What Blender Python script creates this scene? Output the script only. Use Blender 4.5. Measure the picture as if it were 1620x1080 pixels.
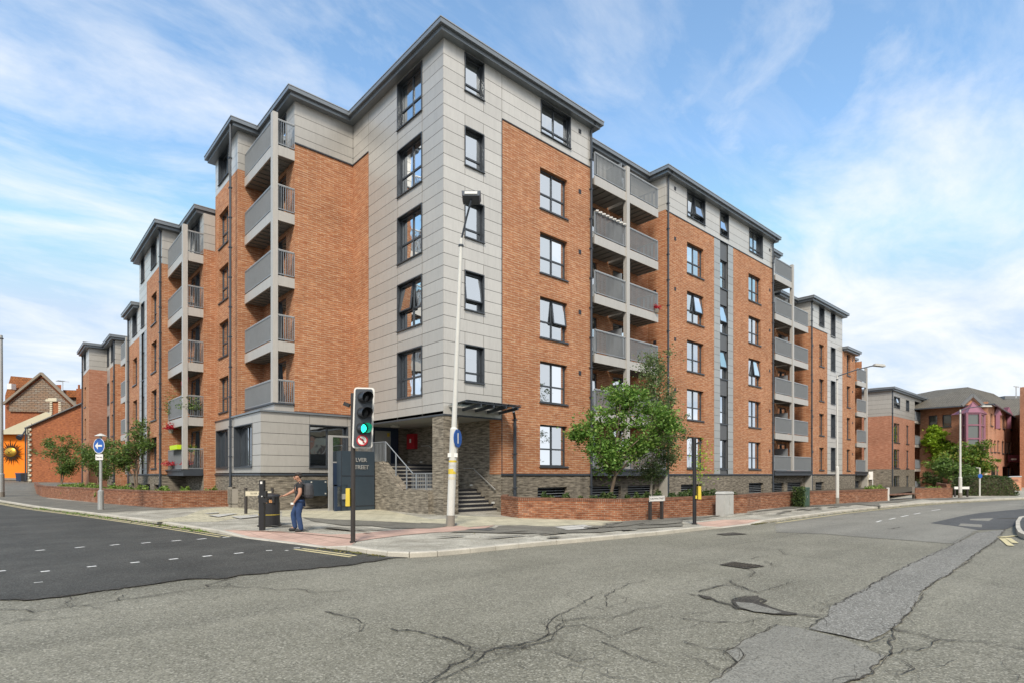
import bpy, bmesh, math, random
from mathutils import Vector, Matrix
from mathutils.geometry import tessellate_polygon
R = math.radians
for o in list(bpy.data.objects): bpy.data.objects.remove(o)
S = bpy.context.scene
C = S.collection
# ---------------------------------------------------------------- camera (axes: x along the right-hand street front, y along the left-hand one)
FU, FV, EYE = .6686, .7436, 1.7
cam = bpy.data.objects.new('camera', bpy.data.cameras.new('camera')); C.objects.link(cam)
cam.location = (0, 0, EYE); cam.rotation_euler = (R(90), 0, -math.atan2(FU, FV))
cam.data.sensor_width = 36; cam.data.lens = 20; cam.data.shift_y = 210/1620
cam.data.clip_start = .1; cam.data.clip_end = 2000
S.camera = cam
# ---------------------------------------------------------------- world
SUN_EL, SUN_AZ = R(44), R(226)          # azimuth clockwise from +y
w = bpy.data.worlds.new('World'); S.world = w; w.use_nodes = True
nt = w.node_tree; nt.nodes.clear()
def wn(t, **k):
    n = nt.nodes.new(t)
    for a, b in k.items(): setattr(n, a, b)
    return n
sky = wn('ShaderNodeTexSky', sky_type='NISHITA', sun_disc=False, sun_elevation=SUN_EL, sun_rotation=SUN_AZ, air_density=1.0, dust_density=.6, ozone_density=1.6)
geo = wn('ShaderNodeTexCoord'); sep = wn('ShaderNodeSeparateXYZ'); nt.links.new(geo.outputs['Generated'], sep.inputs[0])
def wm(op, a, b=None, c=None, clamp=False):
    n = wn('ShaderNodeMath', operation=op); n.use_clamp = clamp
    for i, v in enumerate((a, b, c)):
        if v is None: continue
        if isinstance(v, (int, float)): n.inputs[i].default_value = v
        else: nt.links.new(v, n.inputs[i])
    return n.outputs[0]
zz = wm('MAXIMUM', sep.outputs['Z'], 0.0)
zd = wm('ADD', zz, .16)
px_ = wm('DIVIDE', sep.outputs['X'], zd); py_ = wm('DIVIDE', sep.outputs['Y'], zd)
cmb = wn('ShaderNodeCombineXYZ'); nt.links.new(px_, cmb.inputs[0]); nt.links.new(py_, cmb.inputs[1])
mp = wn('ShaderNodeMapping'); mp.inputs['Location'].default_value = (3.1, 7.4, 2.2); mp.inputs['Rotation'].default_value = (0, 0, R(25)); mp.inputs['Scale'].default_value = (.75, 1.25, 1)
nt.links.new(cmb.outputs[0], mp.inputs[0])
n1 = wn('ShaderNodeTexNoise'); n1.inputs['Scale'].default_value = 2.1; n1.inputs['Detail'].default_value = 11; n1.inputs['Roughness'].default_value = .6; n1.inputs['Distortion'].default_value = .35
nt.links.new(mp.outputs[0], n1.inputs['Vector'])
# more cloud towards the horizon, and towards +x
lowc = wm('MULTIPLY', wm('SUBTRACT', 1.0, wm('MULTIPLY', zz, 1.9), clamp=True), .16)
side = wm('MULTIPLY', sep.outputs['X'], .03)
back = wm('MULTIPLY', wm('MAXIMUM', wm('ADD', wm('MULTIPLY', sep.outputs['Y'], -1.0), wm('MULTIPLY', sep.outputs['X'], -.35)), 0.0), .85)  # added cloud behind the camera, unseen, to whiten window reflections and add fill
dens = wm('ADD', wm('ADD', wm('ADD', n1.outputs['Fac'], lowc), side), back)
def bump(a, b, r0, r1, amt):
    v = (Vector((FU, FV, 0))+Vector((FV, -FU, 0))*a+Vector((0, 0, b))).normalized()
    d = wn('ShaderNodeVectorMath', operation='DOT_PRODUCT'); nt.links.new(geo.outputs['Generated'], d.inputs[0]); d.inputs[1].default_value = v
    mr = wn('ShaderNodeMapRange', interpolation_type='SMOOTHSTEP'); nt.links.new(d.outputs['Value'], mr.inputs[0])
    for i, q in enumerate((math.cos(R(r1)), math.cos(R(r0)), 0, amt)): mr.inputs[i+1].default_value = q
    return mr.outputs[0]
for q in ((-.55, .66, 4, 17, .085), (-.36, .78, 2, 9, .04), (-.85, .36, 5, 16, .06), (.78, .28, 6, 20, .10), (.50, .48, 3, 11, .03), (.86, .62, 4, 14, .05)):
    dens = wm('ADD', dens, bump(*q))
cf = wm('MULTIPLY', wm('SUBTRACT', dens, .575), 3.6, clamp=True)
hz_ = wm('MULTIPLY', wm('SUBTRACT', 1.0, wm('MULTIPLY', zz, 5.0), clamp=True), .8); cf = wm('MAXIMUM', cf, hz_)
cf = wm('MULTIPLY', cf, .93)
mp2 = wn('ShaderNodeMapping'); mp2.inputs['Location'].default_value = (1.3, 4.1, 0); mp2.inputs['Rotation'].default_value = (0, 0, R(-32)); mp2.inputs['Scale'].default_value = (1.1, 2.9, 1)
nt.links.new(cmb.outputs[0], mp2.inputs[0])
n2 = wn('ShaderNodeTexNoise'); n2.inputs['Scale'].default_value = 1.5; n2.inputs['Detail'].default_value = 10; n2.inputs['Roughness'].default_value = .62; n2.inputs['Distortion'].default_value = .5
nt.links.new(mp2.outputs[0], n2.inputs['Vector'])
wisp = wm('MULTIPLY', wm('MULTIPLY', wm('SUBTRACT', n2.outputs['Fac'], .47), 3.4, clamp=True), .34)
cf = wm('MAXIMUM', cf, wisp)
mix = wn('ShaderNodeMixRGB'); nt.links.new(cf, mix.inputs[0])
gm = wn('ShaderNodeHueSaturation'); gm.inputs['Saturation'].default_value = .95; gm.inputs['Value'].default_value = 1.5
nt.links.new(sky.outputs[0], gm.inputs['Color'])
tn = wn('ShaderNodeMixRGB', blend_type='MULTIPLY'); tn.inputs[0].default_value = 1; nt.links.new(gm.outputs[0], tn.inputs[1]); tn.inputs[2].default_value = (.86, 1.0, 1.0, 1)
dk = wn('ShaderNodeMixRGB', blend_type='DARKEN'); dk.inputs[0].default_value = 1; nt.links.new(tn.outputs[0], dk.inputs[1]); dk.inputs[2].default_value = (3.2, 4.0, 5.0, 1)
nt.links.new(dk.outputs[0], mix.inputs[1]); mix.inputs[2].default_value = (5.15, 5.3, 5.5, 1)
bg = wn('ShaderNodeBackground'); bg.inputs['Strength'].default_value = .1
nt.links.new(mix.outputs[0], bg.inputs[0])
wo = wn('ShaderNodeOutputWorld'); nt.links.new(bg.outputs[0], wo.inputs[0])
# ---------------------------------------------------------------- sun
sl = bpy.data.lights.new('sun', 'SUN'); sl.energy = 2.15; sl.angle = R(14); sl.color = (1, .91, .78)
so = bpy.data.objects.new('sun', sl); C.objects.link(so)
sd = Vector((math.sin(SUN_AZ)*math.cos(SUN_EL), math.cos(SUN_AZ)*math.cos(SUN_EL), math.sin(SUN_EL)))
so.rotation_euler = sd.to_track_quat('Z', 'Y').to_euler()
S.view_settings.view_transform = 'Standard'; S.view_settings.look = 'None'; S.view_settings.gamma = 1
S.view_settings.exposure = .98
S.cycles.max_bounces = 6; S.cycles.transparent_max_bounces = 12; S.cycles.use_denoising = True
S.cycles.caustics_reflective = False; S.cycles.caustics_refractive = False
# ---------------------------------------------------------------- pixel (of the 1620-wide photograph) to place, used to survey the site
def cof(x):
    a = (x-810)/900
    return FV*a+FU, -FU*a+FV
def gp(x, y, z=0.0):
    t = (EYE-z)*900/(y-750); c = cof(x); return (c[0]*t, c[1]*t, z)
def at(x, y, t):
    c = cof(x); return Vector((c[0]*t, c[1]*t, EYE+(750-y)*t/900))
FWD = Vector((FU, FV, 0)); RGT = Vector((FV, -FU, 0)); UP = Vector((0, 0, 1))
# ---------------------------------------------------------------- mesh builder
class MB:
    def __init__(s): s.v = []; s.f = []; s.m = []; s.mi = 0
    def face(s, pts):
        n = len(s.v); s.v += [tuple(p) for p in pts]; s.f.append(tuple(range(n, n+len(pts)))); s.m.append(s.mi)
    def box(s, x0, x1, y0, y1, z0, z1):
        s.obox(Vector(((x0+x1)/2, (y0+y1)/2, (z0+z1)/2)), Vector((1,0,0)), Vector((0,1,0)), Vector((0,0,1)), abs(x1-x0), abs(y1-y0), abs(z1-z0))
    def obox(s, c, X, Y, Z, a, b, h, taper=1.0):
        n = len(s.v); c = Vector(c)
        for k in (-.5, .5):
            t = taper if k > 0 else 1
            for i, j in ((-.5,-.5),(.5,-.5),(.5,.5),(-.5,.5)): s.v.append(tuple(c+X*(a*i*t)+Y*(b*j*t)+Z*(h*k)))
        for q in ((3,2,1,0),(4,5,6,7),(0,1,5,4),(1,2,6,5),(2,3,7,6),(3,0,4,7)):
            s.f.append(tuple(n+i for i in q)); s.m.append(s.mi)
    def bar(s, p, q, w, h=None, up=UP):
        p = Vector(p); q = Vector(q); Z = (q-p); L = Z.length; Z.normalize()
        X = Z.cross(up)
        if X.length < 1e-4: X = Z.cross(Vector((1,0,0)))
        X.normalize(); Y = Z.cross(X); s.obox((p+q)/2, X, Y, Z, w, h or w, L)
    def tube(s, pts, rad, n=8, cap=True):
        pts = [Vector(p) for p in pts]
        if isinstance(rad, (int, float)): rad = [rad]*len(pts)
        base = len(s.v); prevX = None
        for i, p in enumerate(pts):
            d = (pts[min(i+1, len(pts)-1)]-pts[max(i-1, 0)]).normalized()
            X = prevX - d*prevX.dot(d) if prevX else d.orthogonal()
            if X.length < 1e-5: X = d.orthogonal()
            X.normalize(); Y = d.cross(X); prevX = X
            for k in range(n):
                a = 2*math.pi*k/n; s.v.append(tuple(p+(X*math.cos(a)+Y*math.sin(a))*rad[i]))
        for i in range(len(pts)-1):
            for k in range(n):
                a = base+i*n+k; b = base+i*n+(k+1) % n
                s.f.append((a, b, b+n, a+n)); s.m.append(s.mi)
        if cap:
            s.f.append(tuple(base+k for k in range(n))[::-1]); s.m.append(s.mi)
            s.f.append(tuple(base+(len(pts)-1)*n+k for k in range(n))); s.m.append(s.mi)
    def prism(s, pts, z0, z1):
        """closed vertical prism over a plan polygon"""
        n = len(s.v); k = len(pts)
        z0f = z0 if callable(z0) else (lambda p: z0); z1f = z1 if callable(z1) else (lambda p: z1)
        s.v += [(p[0], p[1], z0f(p)) for p in pts]+[(p[0], p[1], z1f(p)) for p in pts]
        for i in range(k):
            j = (i+1) % k; s.f.append((n+i, n+j, n+k+j, n+k+i)); s.m.append(s.mi)
        for tri in tessellate_polygon([[Vector((p[0], p[1], 0)) for p in pts]]):
            s.f.append(tuple(n+k+i for i in tri)); s.m.append(s.mi)
            s.f.append(tuple(n+i for i in reversed(tri))); s.m.append(s.mi)
    def plate(s, pts, th):
        """flat outline (3-D points in one plane) given thickness along its normal"""
        pts = [Vector(p) for p in pts]; nn = (pts[1]-pts[0]).cross(pts[2]-pts[0]).normalized()
        n = len(s.v); k = len(pts)
        s.v += [tuple(p) for p in pts]+[tuple(p+nn*th) for p in pts]
        tris = tessellate_polygon([pts])
        for tri in tris:
            s.f.append(tuple(n+i for i in tri)); s.m.append(s.mi); s.f.append(tuple(n+k+i for i in reversed(tri))); s.m.append(s.mi)
        for i in range(k):
            j = (i+1) % k; s.f.append((n+i, n+j, n+k+j, n+k+i)); s.m.append(s.mi)
    def sheet(s, pts, z):
        n = len(s.v); s.v += [(p[0], p[1], z) for p in pts]
        for tri in tessellate_polygon([[Vector((p[0], p[1], 0)) for p in pts]]):
            s.f.append(tuple(n+i for i in tri)); s.m.append(s.mi)
    def build(s, name, mat, parent=None, smooth=False, recalc=True):
        me = bpy.data.meshes.new(name); me.from_pydata(s.v, [], s.f)
        for m in (mat if isinstance(mat, (list, tuple)) else [mat]): me.materials.append(m)
        me.polygons.foreach_set('material_index', s.m)
        if recalc:
            b = bmesh.new(); b.from_mesh(me); bmesh.ops.recalc_face_normals(b, faces=b.faces); b.to_mesh(me); b.free()
        uv = me.uv_layers.new(name='UVMap'); dat = [0.0]*(2*len(me.loops)); V = me.vertices
        for p in me.polygons:
            nx, ny, nz = p.normal
            h = math.hypot(nx, ny)
            for li in p.loop_indices:
                c = V[me.loops[li].vertex_index].co
                if h < .5: dat[2*li] = c.x; dat[2*li+1] = c.y
                elif abs(nx) < .05 * h: dat[2*li] = c.x; dat[2*li+1] = c.z
                elif abs(ny) < .05 * h: dat[2*li] = c.y; dat[2*li+1] = c.z
                else: dat[2*li] = (c.x*-ny+c.y*nx)/h; dat[2*li+1] = c.z
        uv.data.foreach_set('uv', dat)
        if smooth: me.polygons.foreach_set('use_smooth', [True]*len(me.polygons))
        o = bpy.data.objects.new(name, me); C.objects.link(o)
        if parent: o.parent = parent; o.matrix_parent_inverse = parent.matrix_world.inverted()
        return o
def tag(o, label, cat, group=None):
    o['label'] = label; o['category'] = cat
    if group: o['group'] = group
    return o
def thing(name, label, cat, loc=(0,0,0), group=None):
    o = bpy.data.objects.new(name, None); C.objects.link(o); o.location = loc; o.matrix_world = Matrix.Translation(loc)
    return tag(o, label, cat, group)
def struct(o, kind='structure'): o['kind'] = kind; return o
# ---------------------------------------------------------------- materials
MATS = {}
class NT:
    def __init__(s, name):
        s.m = bpy.data.materials.new(name); s.m.use_nodes = True; s.t = s.m.node_tree; s.b = s.t.nodes['Principled BSDF']; s.out = s.t.nodes['Material Output']
    def n(s, typ, **k):
        n = s.t.nodes.new(typ)
        for a, b in k.items(): setattr(n, a, b)
        return n
    def l(s, a, b): s.t.links.new(a, b)
    def uv(s, scale=(1,1,1), obj=False):
        tc = s.n('ShaderNodeTexCoord') if not obj else s.n('ShaderNodeNewGeometry')
        mp = s.n('ShaderNodeMapping'); mp.inputs['Scale'].default_value = scale
        s.l(tc.outputs['Position'] if obj else tc.outputs['UV'], mp.inputs[0]); return mp.outputs[0]
    def noise(s, vec, scale, detail=3, rough=.55, dist=0):
        n = s.n('ShaderNodeTexNoise'); n.inputs['Scale'].default_value = scale; n.inputs['Detail'].default_value = detail; n.inputs['Roughness'].default_value = rough; n.inputs['Distortion'].default_value = dist
        s.l(vec, n.inputs['Vector']); return n.outputs['Fac']
    def ramp(s, fac, stops):
        r = s.n('ShaderNodeValToRGB'); e = r.color_ramp.elements
        while len(e) < len(stops): e.new(.5)
        for i, (p, c) in enumerate(stops):
            e[i].position = p; e[i].color = (c, c, c, 1) if isinstance(c, (int, float)) else (*c, 1)
        s.l(fac, r.inputs[0]); return r.outputs[0]
    def mix(s, fac, a, b, mode='MIX'):
        n = s.n('ShaderNodeMixRGB', blend_type=mode)
        for i, v in enumerate((fac, a, b)):
            if isinstance(v, (int, float)): n.inputs[i].default_value = v if i == 0 else (v, v, v, 1)
            elif isinstance(v, tuple): n.inputs[i].default_value = (*v, 1)
            else: s.l(v, n.inputs[i])
        return n.outputs[0]
    def math(s, op, a, b=0.0, clamp=False):
        n = s.n('ShaderNodeMath', operation=op); n.use_clamp = clamp
        for i, v in enumerate((a, b)):
            if isinstance(v, (int, float)): n.inputs[i].default_value = v
            else: s.l(v, n.inputs[i])
        return n.outputs[0]
    def island(s): return s.n('ShaderNodeNewGeometry').outputs['Random Per Island']
    def bump(s, h, strength=.3, dist=.01):
        b = s.n('ShaderNodeBump'); b.inputs['Strength'].default_value = strength; b.inputs['Distance'].default_value = dist
        s.l(h, b.inputs['Height']); s.l(b.outputs[0], s.b.inputs['Normal'])
    def done(s, col=None, rough=.7, metal=0, spec=.5):
        if col is not None:
            if isinstance(col, tuple): s.b.inputs['Base Color'].default_value = (*col, 1)
            else: s.l(col, s.b.inputs['Base Color'])
        if isinstance(rough, (int, float)): s.b.inputs['Roughness'].default_value = rough
        else: s.l(rough, s.b.inputs['Roughness'])
        s.b.inputs['Metallic'].default_value = metal; s.b.inputs['Specular IOR Level'].default_value = spec
        MATS[s.m.name] = s.m; return s.m
def plain(name, col, rough=.6, metal=0, var=.12, scale=3.0, spec=.5):
    m = NT(name); p = m.uv(obj=True); n = m.noise(p, scale, 5, .6); n2 = m.noise(p, scale*14, 3, .6)
    f = m.math('ADD', m.math('MULTIPLY', n, .65), m.math('MULTIPLY', n2, .35))
    c = m.mix(f, tuple(x*(1-var*1.6) for x in col), tuple(min(1, x*(1+var*1.6)) for x in col))
    return m.done(c, m.math('ADD', m.math('MULTIPLY', n, .2), rough-.1, True), metal, spec)
def brick(name, c1, c2, mortar, w=.225, h=.075, ms=.007, dark=(.3,.3,.3), bumpy=.5, stain=None, streak=0):
    m = NT(name); uv = m.uv()
    b = m.n('ShaderNodeTexBrick'); m.l(uv, b.inputs['Vector'])
    b.inputs['Scale'].default_value = 1; b.inputs['Brick Width'].default_value = w; b.inputs['Row Height'].default_value = h
    b.inputs['Mortar Size'].default_value = ms; b.inputs['Mortar Smooth'].default_value = .2; b.inputs['Bias'].default_value = -.1
    b.inputs['Color1'].default_value = (*c1, 1); b.inputs['Color2'].default_value = (*c2, 1); b.inputs['Mortar'].default_value = (*mortar, 1)
    v = m.noise(m.uv((2.6, 13.3, 1)), 1.0, 2, .5)       # brick-sized blotches
    col = m.mix(m.ramp(v, [(.35, 0.0), (.75, 1.0)]), b.outputs['Color'], tuple(a*b_ for a, b_ in zip(c2, dark)), 'MIX')
    big = m.noise(m.uv((.35, .6, 1)), 1.0, 5, .6)
    col = m.mix(.55, col, m.ramp(big, [(.3, (.62,.62,.62)), (.7, (1.0,1.0,1.0))]), 'MULTIPLY')
    stk = m.noise(m.uv((2.2, .16, 1)), 1.0, 5, .7)
    col = m.mix(.32, col, m.ramp(stk, [(.35, (.72,.70,.68)), (.6, (1.0,1.0,1.0))]), 'MULTIPLY')
    fine = m.noise(m.uv((60, 60, 1)), 1.0, 2, .6)
    col = m.mix(.35, col, m.ramp(fine, [(.3, .5), (.7, 1.0)]), 'MULTIPLY')
    if stain:
        s2 = m.noise(m.uv((.9, 1.6, 1)), 1.0, 6, .65)
        col = m.mix(m.ramp(s2, [(.58, 0.0), (.7, .6)]), col, stain)
    m.bump(m.math('SUBTRACT', fine, m.math('MULTIPLY', b.outputs['Fac'], 2.0)), bumpy, .01)
    return m.done(col, .85, 0, .25)
def cladding(name, col, rough=.38, spec=.6, metal=.25):
    m = NT(name); i = m.island(); p = m.uv(obj=True)
    n = m.noise(p, .8, 4, .6); n2 = m.noise(m.uv((3, .6, 1)), 4, 4, .7)
    c = m.mix(i, tuple(x*.92 for x in col), tuple(min(1, x*1.07) for x in col))
    c = m.mix(m.math('MULTIPLY', n, .5), c, tuple(x*.8 for x in col))
    c = m.mix(.3, c, m.ramp(n2, [(.3, .7), (.7, 1.0)]), 'MULTIPLY')
    st = m.noise(m.uv((5.0, .35, 1)), 1.0, 5, .7)
    c = m.mix(.2, c, m.ramp(st, [(.36, .72), (.55, 1.0)]), 'MULTIPLY')
    return m.done(c, m.math('ADD', m.math('MULTIPLY', n2, .22), rough-.11, True), metal, spec)
def glassmat(name, refl=.42, tint=(.86,.9,.93)):
    m = NT(name); g = m.n('ShaderNodeBsdfGlossy'); g.inputs['Roughness'].default_value = .03; g.inputs['Color'].default_value = (*tint, 1)
    nz = m.noise(m.uv(obj=True), 1.3, 2, .5); bp = m.n('ShaderNodeBump'); bp.inputs['Strength'].default_value = .12; bp.inputs['Distance'].default_value = .05
    m.l(nz, bp.inputs['Height']); m.l(bp.outputs[0], g.inputs['Normal'])
    t = m.n('ShaderNodeBsdfTransparent'); t.inputs['Color'].default_value = (.82,.86,.86,1)
    fr = m.n('ShaderNodeFresnel'); fr.inputs['IOR'].default_value = 1.5
    f = m.math('ADD', m.math('MULTIPLY', fr.outputs[0], .9), refl, True)
    x = m.n('ShaderNodeMixShader'); m.l(f, x.inputs[0]); m.l(t.outputs[0], x.inputs[1]); m.l(g.outputs[0], x.inputs[2])
    m.l(x.outputs[0], m.out.inputs[0]); m.t.nodes.remove(m.b); MATS[name] = m.m; return m.m
def asphalt(name, c_lo, c_hi, speck, speck_amt=.55, scale=1.0, patchy=.35, crack=True, bumpy=.6):
    m = NT(name); p = m.uv(obj=True)
    n = m.noise(p, .45*scale, 6, .6, .4); n2 = m.noise(p, 55, 4, .75); n3 = m.noise(p, 2.6, 5, .65)
    c = m.mix(m.ramp(n, [(.3, 0.0), (.7, 1.0)]), c_lo, c_hi)
    c = m.mix(patchy, c, m.ramp(n3, [(.3, .55), (.7, 1.0)]), 'MULTIPLY')
    tr = m.noise(m.uv((.05, .55, 1), True), 1.0, 4, .6, .3); c = m.mix(.55, c, m.ramp(tr, [(.36, .6), (.6, 1.08)]), 'MULTIPLY')
    ol = m.noise(p, 1.1, 6, .7, .8); c = m.mix(m.ramp(ol, [(.62, 0.0), (.72, .3)]), c, tuple(x*.45 for x in c_lo))
    v = m.n('ShaderNodeTexVoronoi'); v.inputs['Scale'].default_value = 62; m.l(p, v.inputs['Vector'])
    sp = m.n('ShaderNodeSeparateColor'); m.l(v.outputs['Color'], sp.inputs[0])
    lite = m.math('MULTIPLY', m.ramp(sp.outputs[0], [(.62, 0.0), (.95, 1.0)]), speck_amt)
    c = m.mix(lite, c, speck)
    darkf = m.math('MULTIPLY', m.ramp(sp.outputs[1], [(.6, 0.0), (.95, 1.0)]), .55)
    c = m.mix(darkf, c, tuple(x*.28 for x in c_lo))
    c = m.mix(.75, c, m.ramp(n2, [(.32, .45), (.66, 1.25)]), 'MULTIPLY')
    if crack:
        v2 = m.n('ShaderNodeTexVoronoi', feature='DISTANCE_TO_EDGE'); v2.inputs['Scale'].default_value = .75
        nn = m.n('ShaderNodeTexNoise'); nn.inputs['Scale'].default_value = 2.4; nn.inputs['Detail'].default_value = 6; nn.inputs['Roughness'].default_value = .7; m.l(p, nn.inputs['Vector'])
        ad = m.n('ShaderNodeVectorMath', operation='MULTIPLY_ADD'); m.l(nn.outputs['Color'], ad.inputs[0]); ad.inputs[1].default_value = (.85,.85,0); m.l(p, ad.inputs[2]); m.l(ad.outputs[0], v2.inputs['Vector'])
        ln = m.ramp(v2.outputs['Distance'], [(.0, .8), (.004, .6), (.009, 0.0)])
        msk = m.ramp(m.noise(p, .28, 3, .5), [(.56, 0.0), (.66, .6)])
        c = m.mix(m.math('MULTIPLY', ln, msk), c, (.02,.019,.017))
    m.bump(m.math('ADD', n2, m.math('MULTIPLY', sp.outputs[2], .4)), bumpy, .008)
    return m.done(c, .82, 0, .3)
brick('brick_orange', (.62,.297,.147), (.465,.193,.094), (.69,.52,.37), w=.42, h=.1, ms=.013, dark=(.84,.78,.75))
brick('brick_red_far', (.62,.29,.175), (.50,.21,.125), (.56,.40,.31), ms=.009, dark=(.75,.7,.7))
brick('brick_office', (.78,.38,.23), (.62,.28,.16), (.62,.46,.36), ms=.009, dark=(.8,.75,.75))
brick('brick_grey', (.40,.355,.285), (.25,.22,.175), (.50,.45,.37), w=.34, ms=.010, h=.075, dark=(.36,.36,.36), bumpy=.9)
brick('brick_garden', (.44,.17,.08), (.31,.11,.055), (.46,.35,.25), ms=.011, dark=(.5,.45,.45), stain=(.40,.26,.19))
brick('brick_soldier', (.30,.12,.07), (.24,.10,.06), (.40,.30,.22), w=.075, h=.225, ms=.01, dark=(.5,.5,.5))
brick('brick_old', (.56,.20,.075), (.36,.12,.06), (.44,.26,.17), ms=.007, dark=(.6,.55,.55), stain=(.33,.13,.07))
brick('tile_hung', (.34,.32,.28), (.34,.22,.14), (.08,.07,.06), w=.9, h=.3, ms=.05, dark=(.75,.8,.85), bumpy=.9)
brick('tile_orange', (.58,.21,.07), (.34,.13,.06), (.14,.07,.04), w=.5, h=.3, ms=.03, dark=(.6,.65,.6), bumpy=.9)
brick('slate', (.23,.215,.18), (.16,.15,.13), (.07,.065,.06), w=.35, h=.22, ms=.02, dark=(.85,.8,.72), bumpy=.9)
cladding('cladding_warm', (.49,.475,.445)); cladding('cladding_pale', (.60,.585,.55), .34)
cladding('cladding_cool', (.40,.415,.41), .34); cladding('fascia_panel', (.53,.51,.475), .45)
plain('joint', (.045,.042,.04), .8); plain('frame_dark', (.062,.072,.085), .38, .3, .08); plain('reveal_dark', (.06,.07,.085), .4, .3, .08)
plain('spandrel', (.11,.115,.12), .45, .2, .08); plain('roof_edge', (.21,.235,.26), .36, .4, .12); plain('roof_lip', (.34,.35,.36), .35, .4)
plain('roof_top', (.2,.2,.2), .8); plain('soffit', (.3,.3,.28), .6); plain('deck_under', (.22,.22,.21), .55, .2)
plain('rail_grey', (.27,.295,.32), .4, .25, .1); plain('rail_light', (.5,.5,.49), .35, .5); plain('pipe_dark', (.05,.06,.075), .4, .2)
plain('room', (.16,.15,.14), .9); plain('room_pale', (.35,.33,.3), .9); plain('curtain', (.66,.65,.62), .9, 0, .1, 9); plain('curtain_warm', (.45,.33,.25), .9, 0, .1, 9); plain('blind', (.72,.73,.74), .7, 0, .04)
plain('louvre', (.02,.022,.03), .5); plain('steel_galv', (.42,.43,.42), .45, .5, .16, 2); plain('paint_black', (.018,.018,.02), .4, 0, .2); plain('post_brown', (.035,.03,.028), .5, 0, .2)
plain('white_paint', (.72,.71,.68), .6, 0, .08); plain('lamp_white', (.55,.55,.52), .5, 0, .12, 2.5); plain('concrete', (.36,.345,.31), .85, 0, .3, 1.4); plain('concrete_dark', (.2,.195,.18), .85, 0, .3, 2)
plain('yellow', (.6,.45,.05), .5, 0, .08); plain('red', (.4,.015,.025), .45, 0, .1); plain('blue_sign', (.02,.10,.38), .4, 0, .08); plain('totem_blue', (.035,.052,.07), .42, 0, .1); plain('gate_blue', (.02,.036,.07), .4, 0, .1)
plain('skin', (.42,.22,.14), .55, 0, .08, 20); plain('hair', (.02,.015,.012), .7); plain('tshirt', (.022,.022,.024), .9, 0, .25, 12); plain('denim', (.022,.05,.13), .9, 0, .5, 9); plain('bag', (.05,.05,.055), .7, 0, .3, 12); plain('shoe', (.015,.015,.016), .6)
plain('cream_trim', (.55,.5,.38), .8, 0, .2, 8); plain('render_cream', (.50,.47,.34), .85, 0, .12, 1.2); plain('orange_paint', (.85,.22,.005), .75, 0, .07, 1.5); plain('gold', (.7,.42,.07), .3, .9, .15); plain('bronze', (.05,.03,.015), .5, .5)
plain('purple', (.24,.10,.14), .5, 0, .12); plain('maroon', (.13,.03,.045), .6); plain('bin_navy', (.02,.035,.08), .5); plain('bark', (.16,.12,.085), .9, 0, .3, 6); plain('bark_pale', (.42,.38,.32), .9, 0, .35, 6)
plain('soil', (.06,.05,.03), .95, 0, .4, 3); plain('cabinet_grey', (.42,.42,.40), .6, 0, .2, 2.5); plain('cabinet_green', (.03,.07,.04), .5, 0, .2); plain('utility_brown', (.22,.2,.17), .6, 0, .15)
plain('dark_glass', (.03,.035,.04), .08, 0, .1); plain('litter_orange', (.6,.3,.12), .8); plain('lead', (.16,.165,.17), .6, .2, .15); plain('timber', (.22,.19,.15), .8, 0, .25, 5); plain('door_grey', (.33,.34,.33), .5)
glassmat('glass', .68); glassmat('glass_clear', .12)
def emis(name, col, s):
    m = NT(name); m.b.inputs['Emission Color'].default_value = (*col, 1); m.b.inputs['Emission Strength'].default_value = s; return m.done(tuple(c*.3 for c in col), .4)
emis('green_lamp', (.02,.95,.55), 1.8); emis('lamp_glow', (1,.93,.8), 3.0)
asphalt('asphalt_road', (.215,.206,.158), (.305,.292,.232), (.52,.50,.42), .5, .7)
asphalt('asphalt_new', (.056,.055,.048), (.104,.102,.09), (.2,.2,.19), .4, 1.4, .5, False, .4)
asphalt('asphalt_patch', (.21,.205,.18), (.30,.292,.258), (.55,.54,.5), .6, 1, .3, False, .7)
asphalt('asphalt_grey', (.24,.232,.198), (.305,.296,.255), (.38,.38,.35), .3, 1, .3, False, .3)
asphalt('asphalt_dark', (.085,.088,.09), (.12,.122,.12), (.2,.2,.2), .3, 1, .4, False, .3)
asphalt('path_dark', (.15,.142,.118), (.27,.258,.215), (.25,.24,.22), .3, 2, .45, False, .3)
asphalt('pavement_base', (.30,.28,.225), (.68,.65,.55), (.6,.58,.52), .25, 2.2, .6, False, .25)
asphalt('pothole', (.055,.05,.042), (.11,.10,.085), (.2,.18,.14), .5, 6, .6, False, 1)
def slabs(name, c1, c2, w, h, joint, ms=.012, off=.5, var=.5):
    m = NT(name); p = m.uv(obj=True)
    b = m.n('ShaderNodeTexBrick', offset=off); m.l(p, b.inputs['Vector']); b.inputs['Scale'].default_value = 1
    b.inputs['Brick Width'].default_value = w; b.inputs['Row Height'].default_value = h; b.inputs['Mortar Size'].default_value = ms
    b.inputs['Color1'].default_value = (*c1, 1); b.inputs['Color2'].default_value = (*c2, 1); b.inputs['Mortar'].default_value = (*joint, 1)
    n = m.noise(p, 1.1, 6, .65); n2 = m.noise(p, 40, 3, .7)
    c = m.mix(var, b.outputs['Color'], m.ramp(n, [(.3, .5), (.68, 1.1)]), 'MULTIPLY')
    c = m.mix(.4, c, m.ramp(n2, [(.3, .6), (.7, 1.15)]), 'MULTIPLY')
    return m.done(c, .85, 0, .3)
slabs('paving_buff', (.56,.52,.38), (.48,.45,.33), .6, .45, (.16,.145,.11))
slabs('paving_pink', (.58,.40,.32), (.50,.34,.275), .4, .4, (.38,.27,.22), .014, 0, .5)
slabs('kerb_stone', (.52,.49,.42), (.52,.49,.42), 9, 9, (.3,.3,.3), 0, 0, .6)
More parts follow.
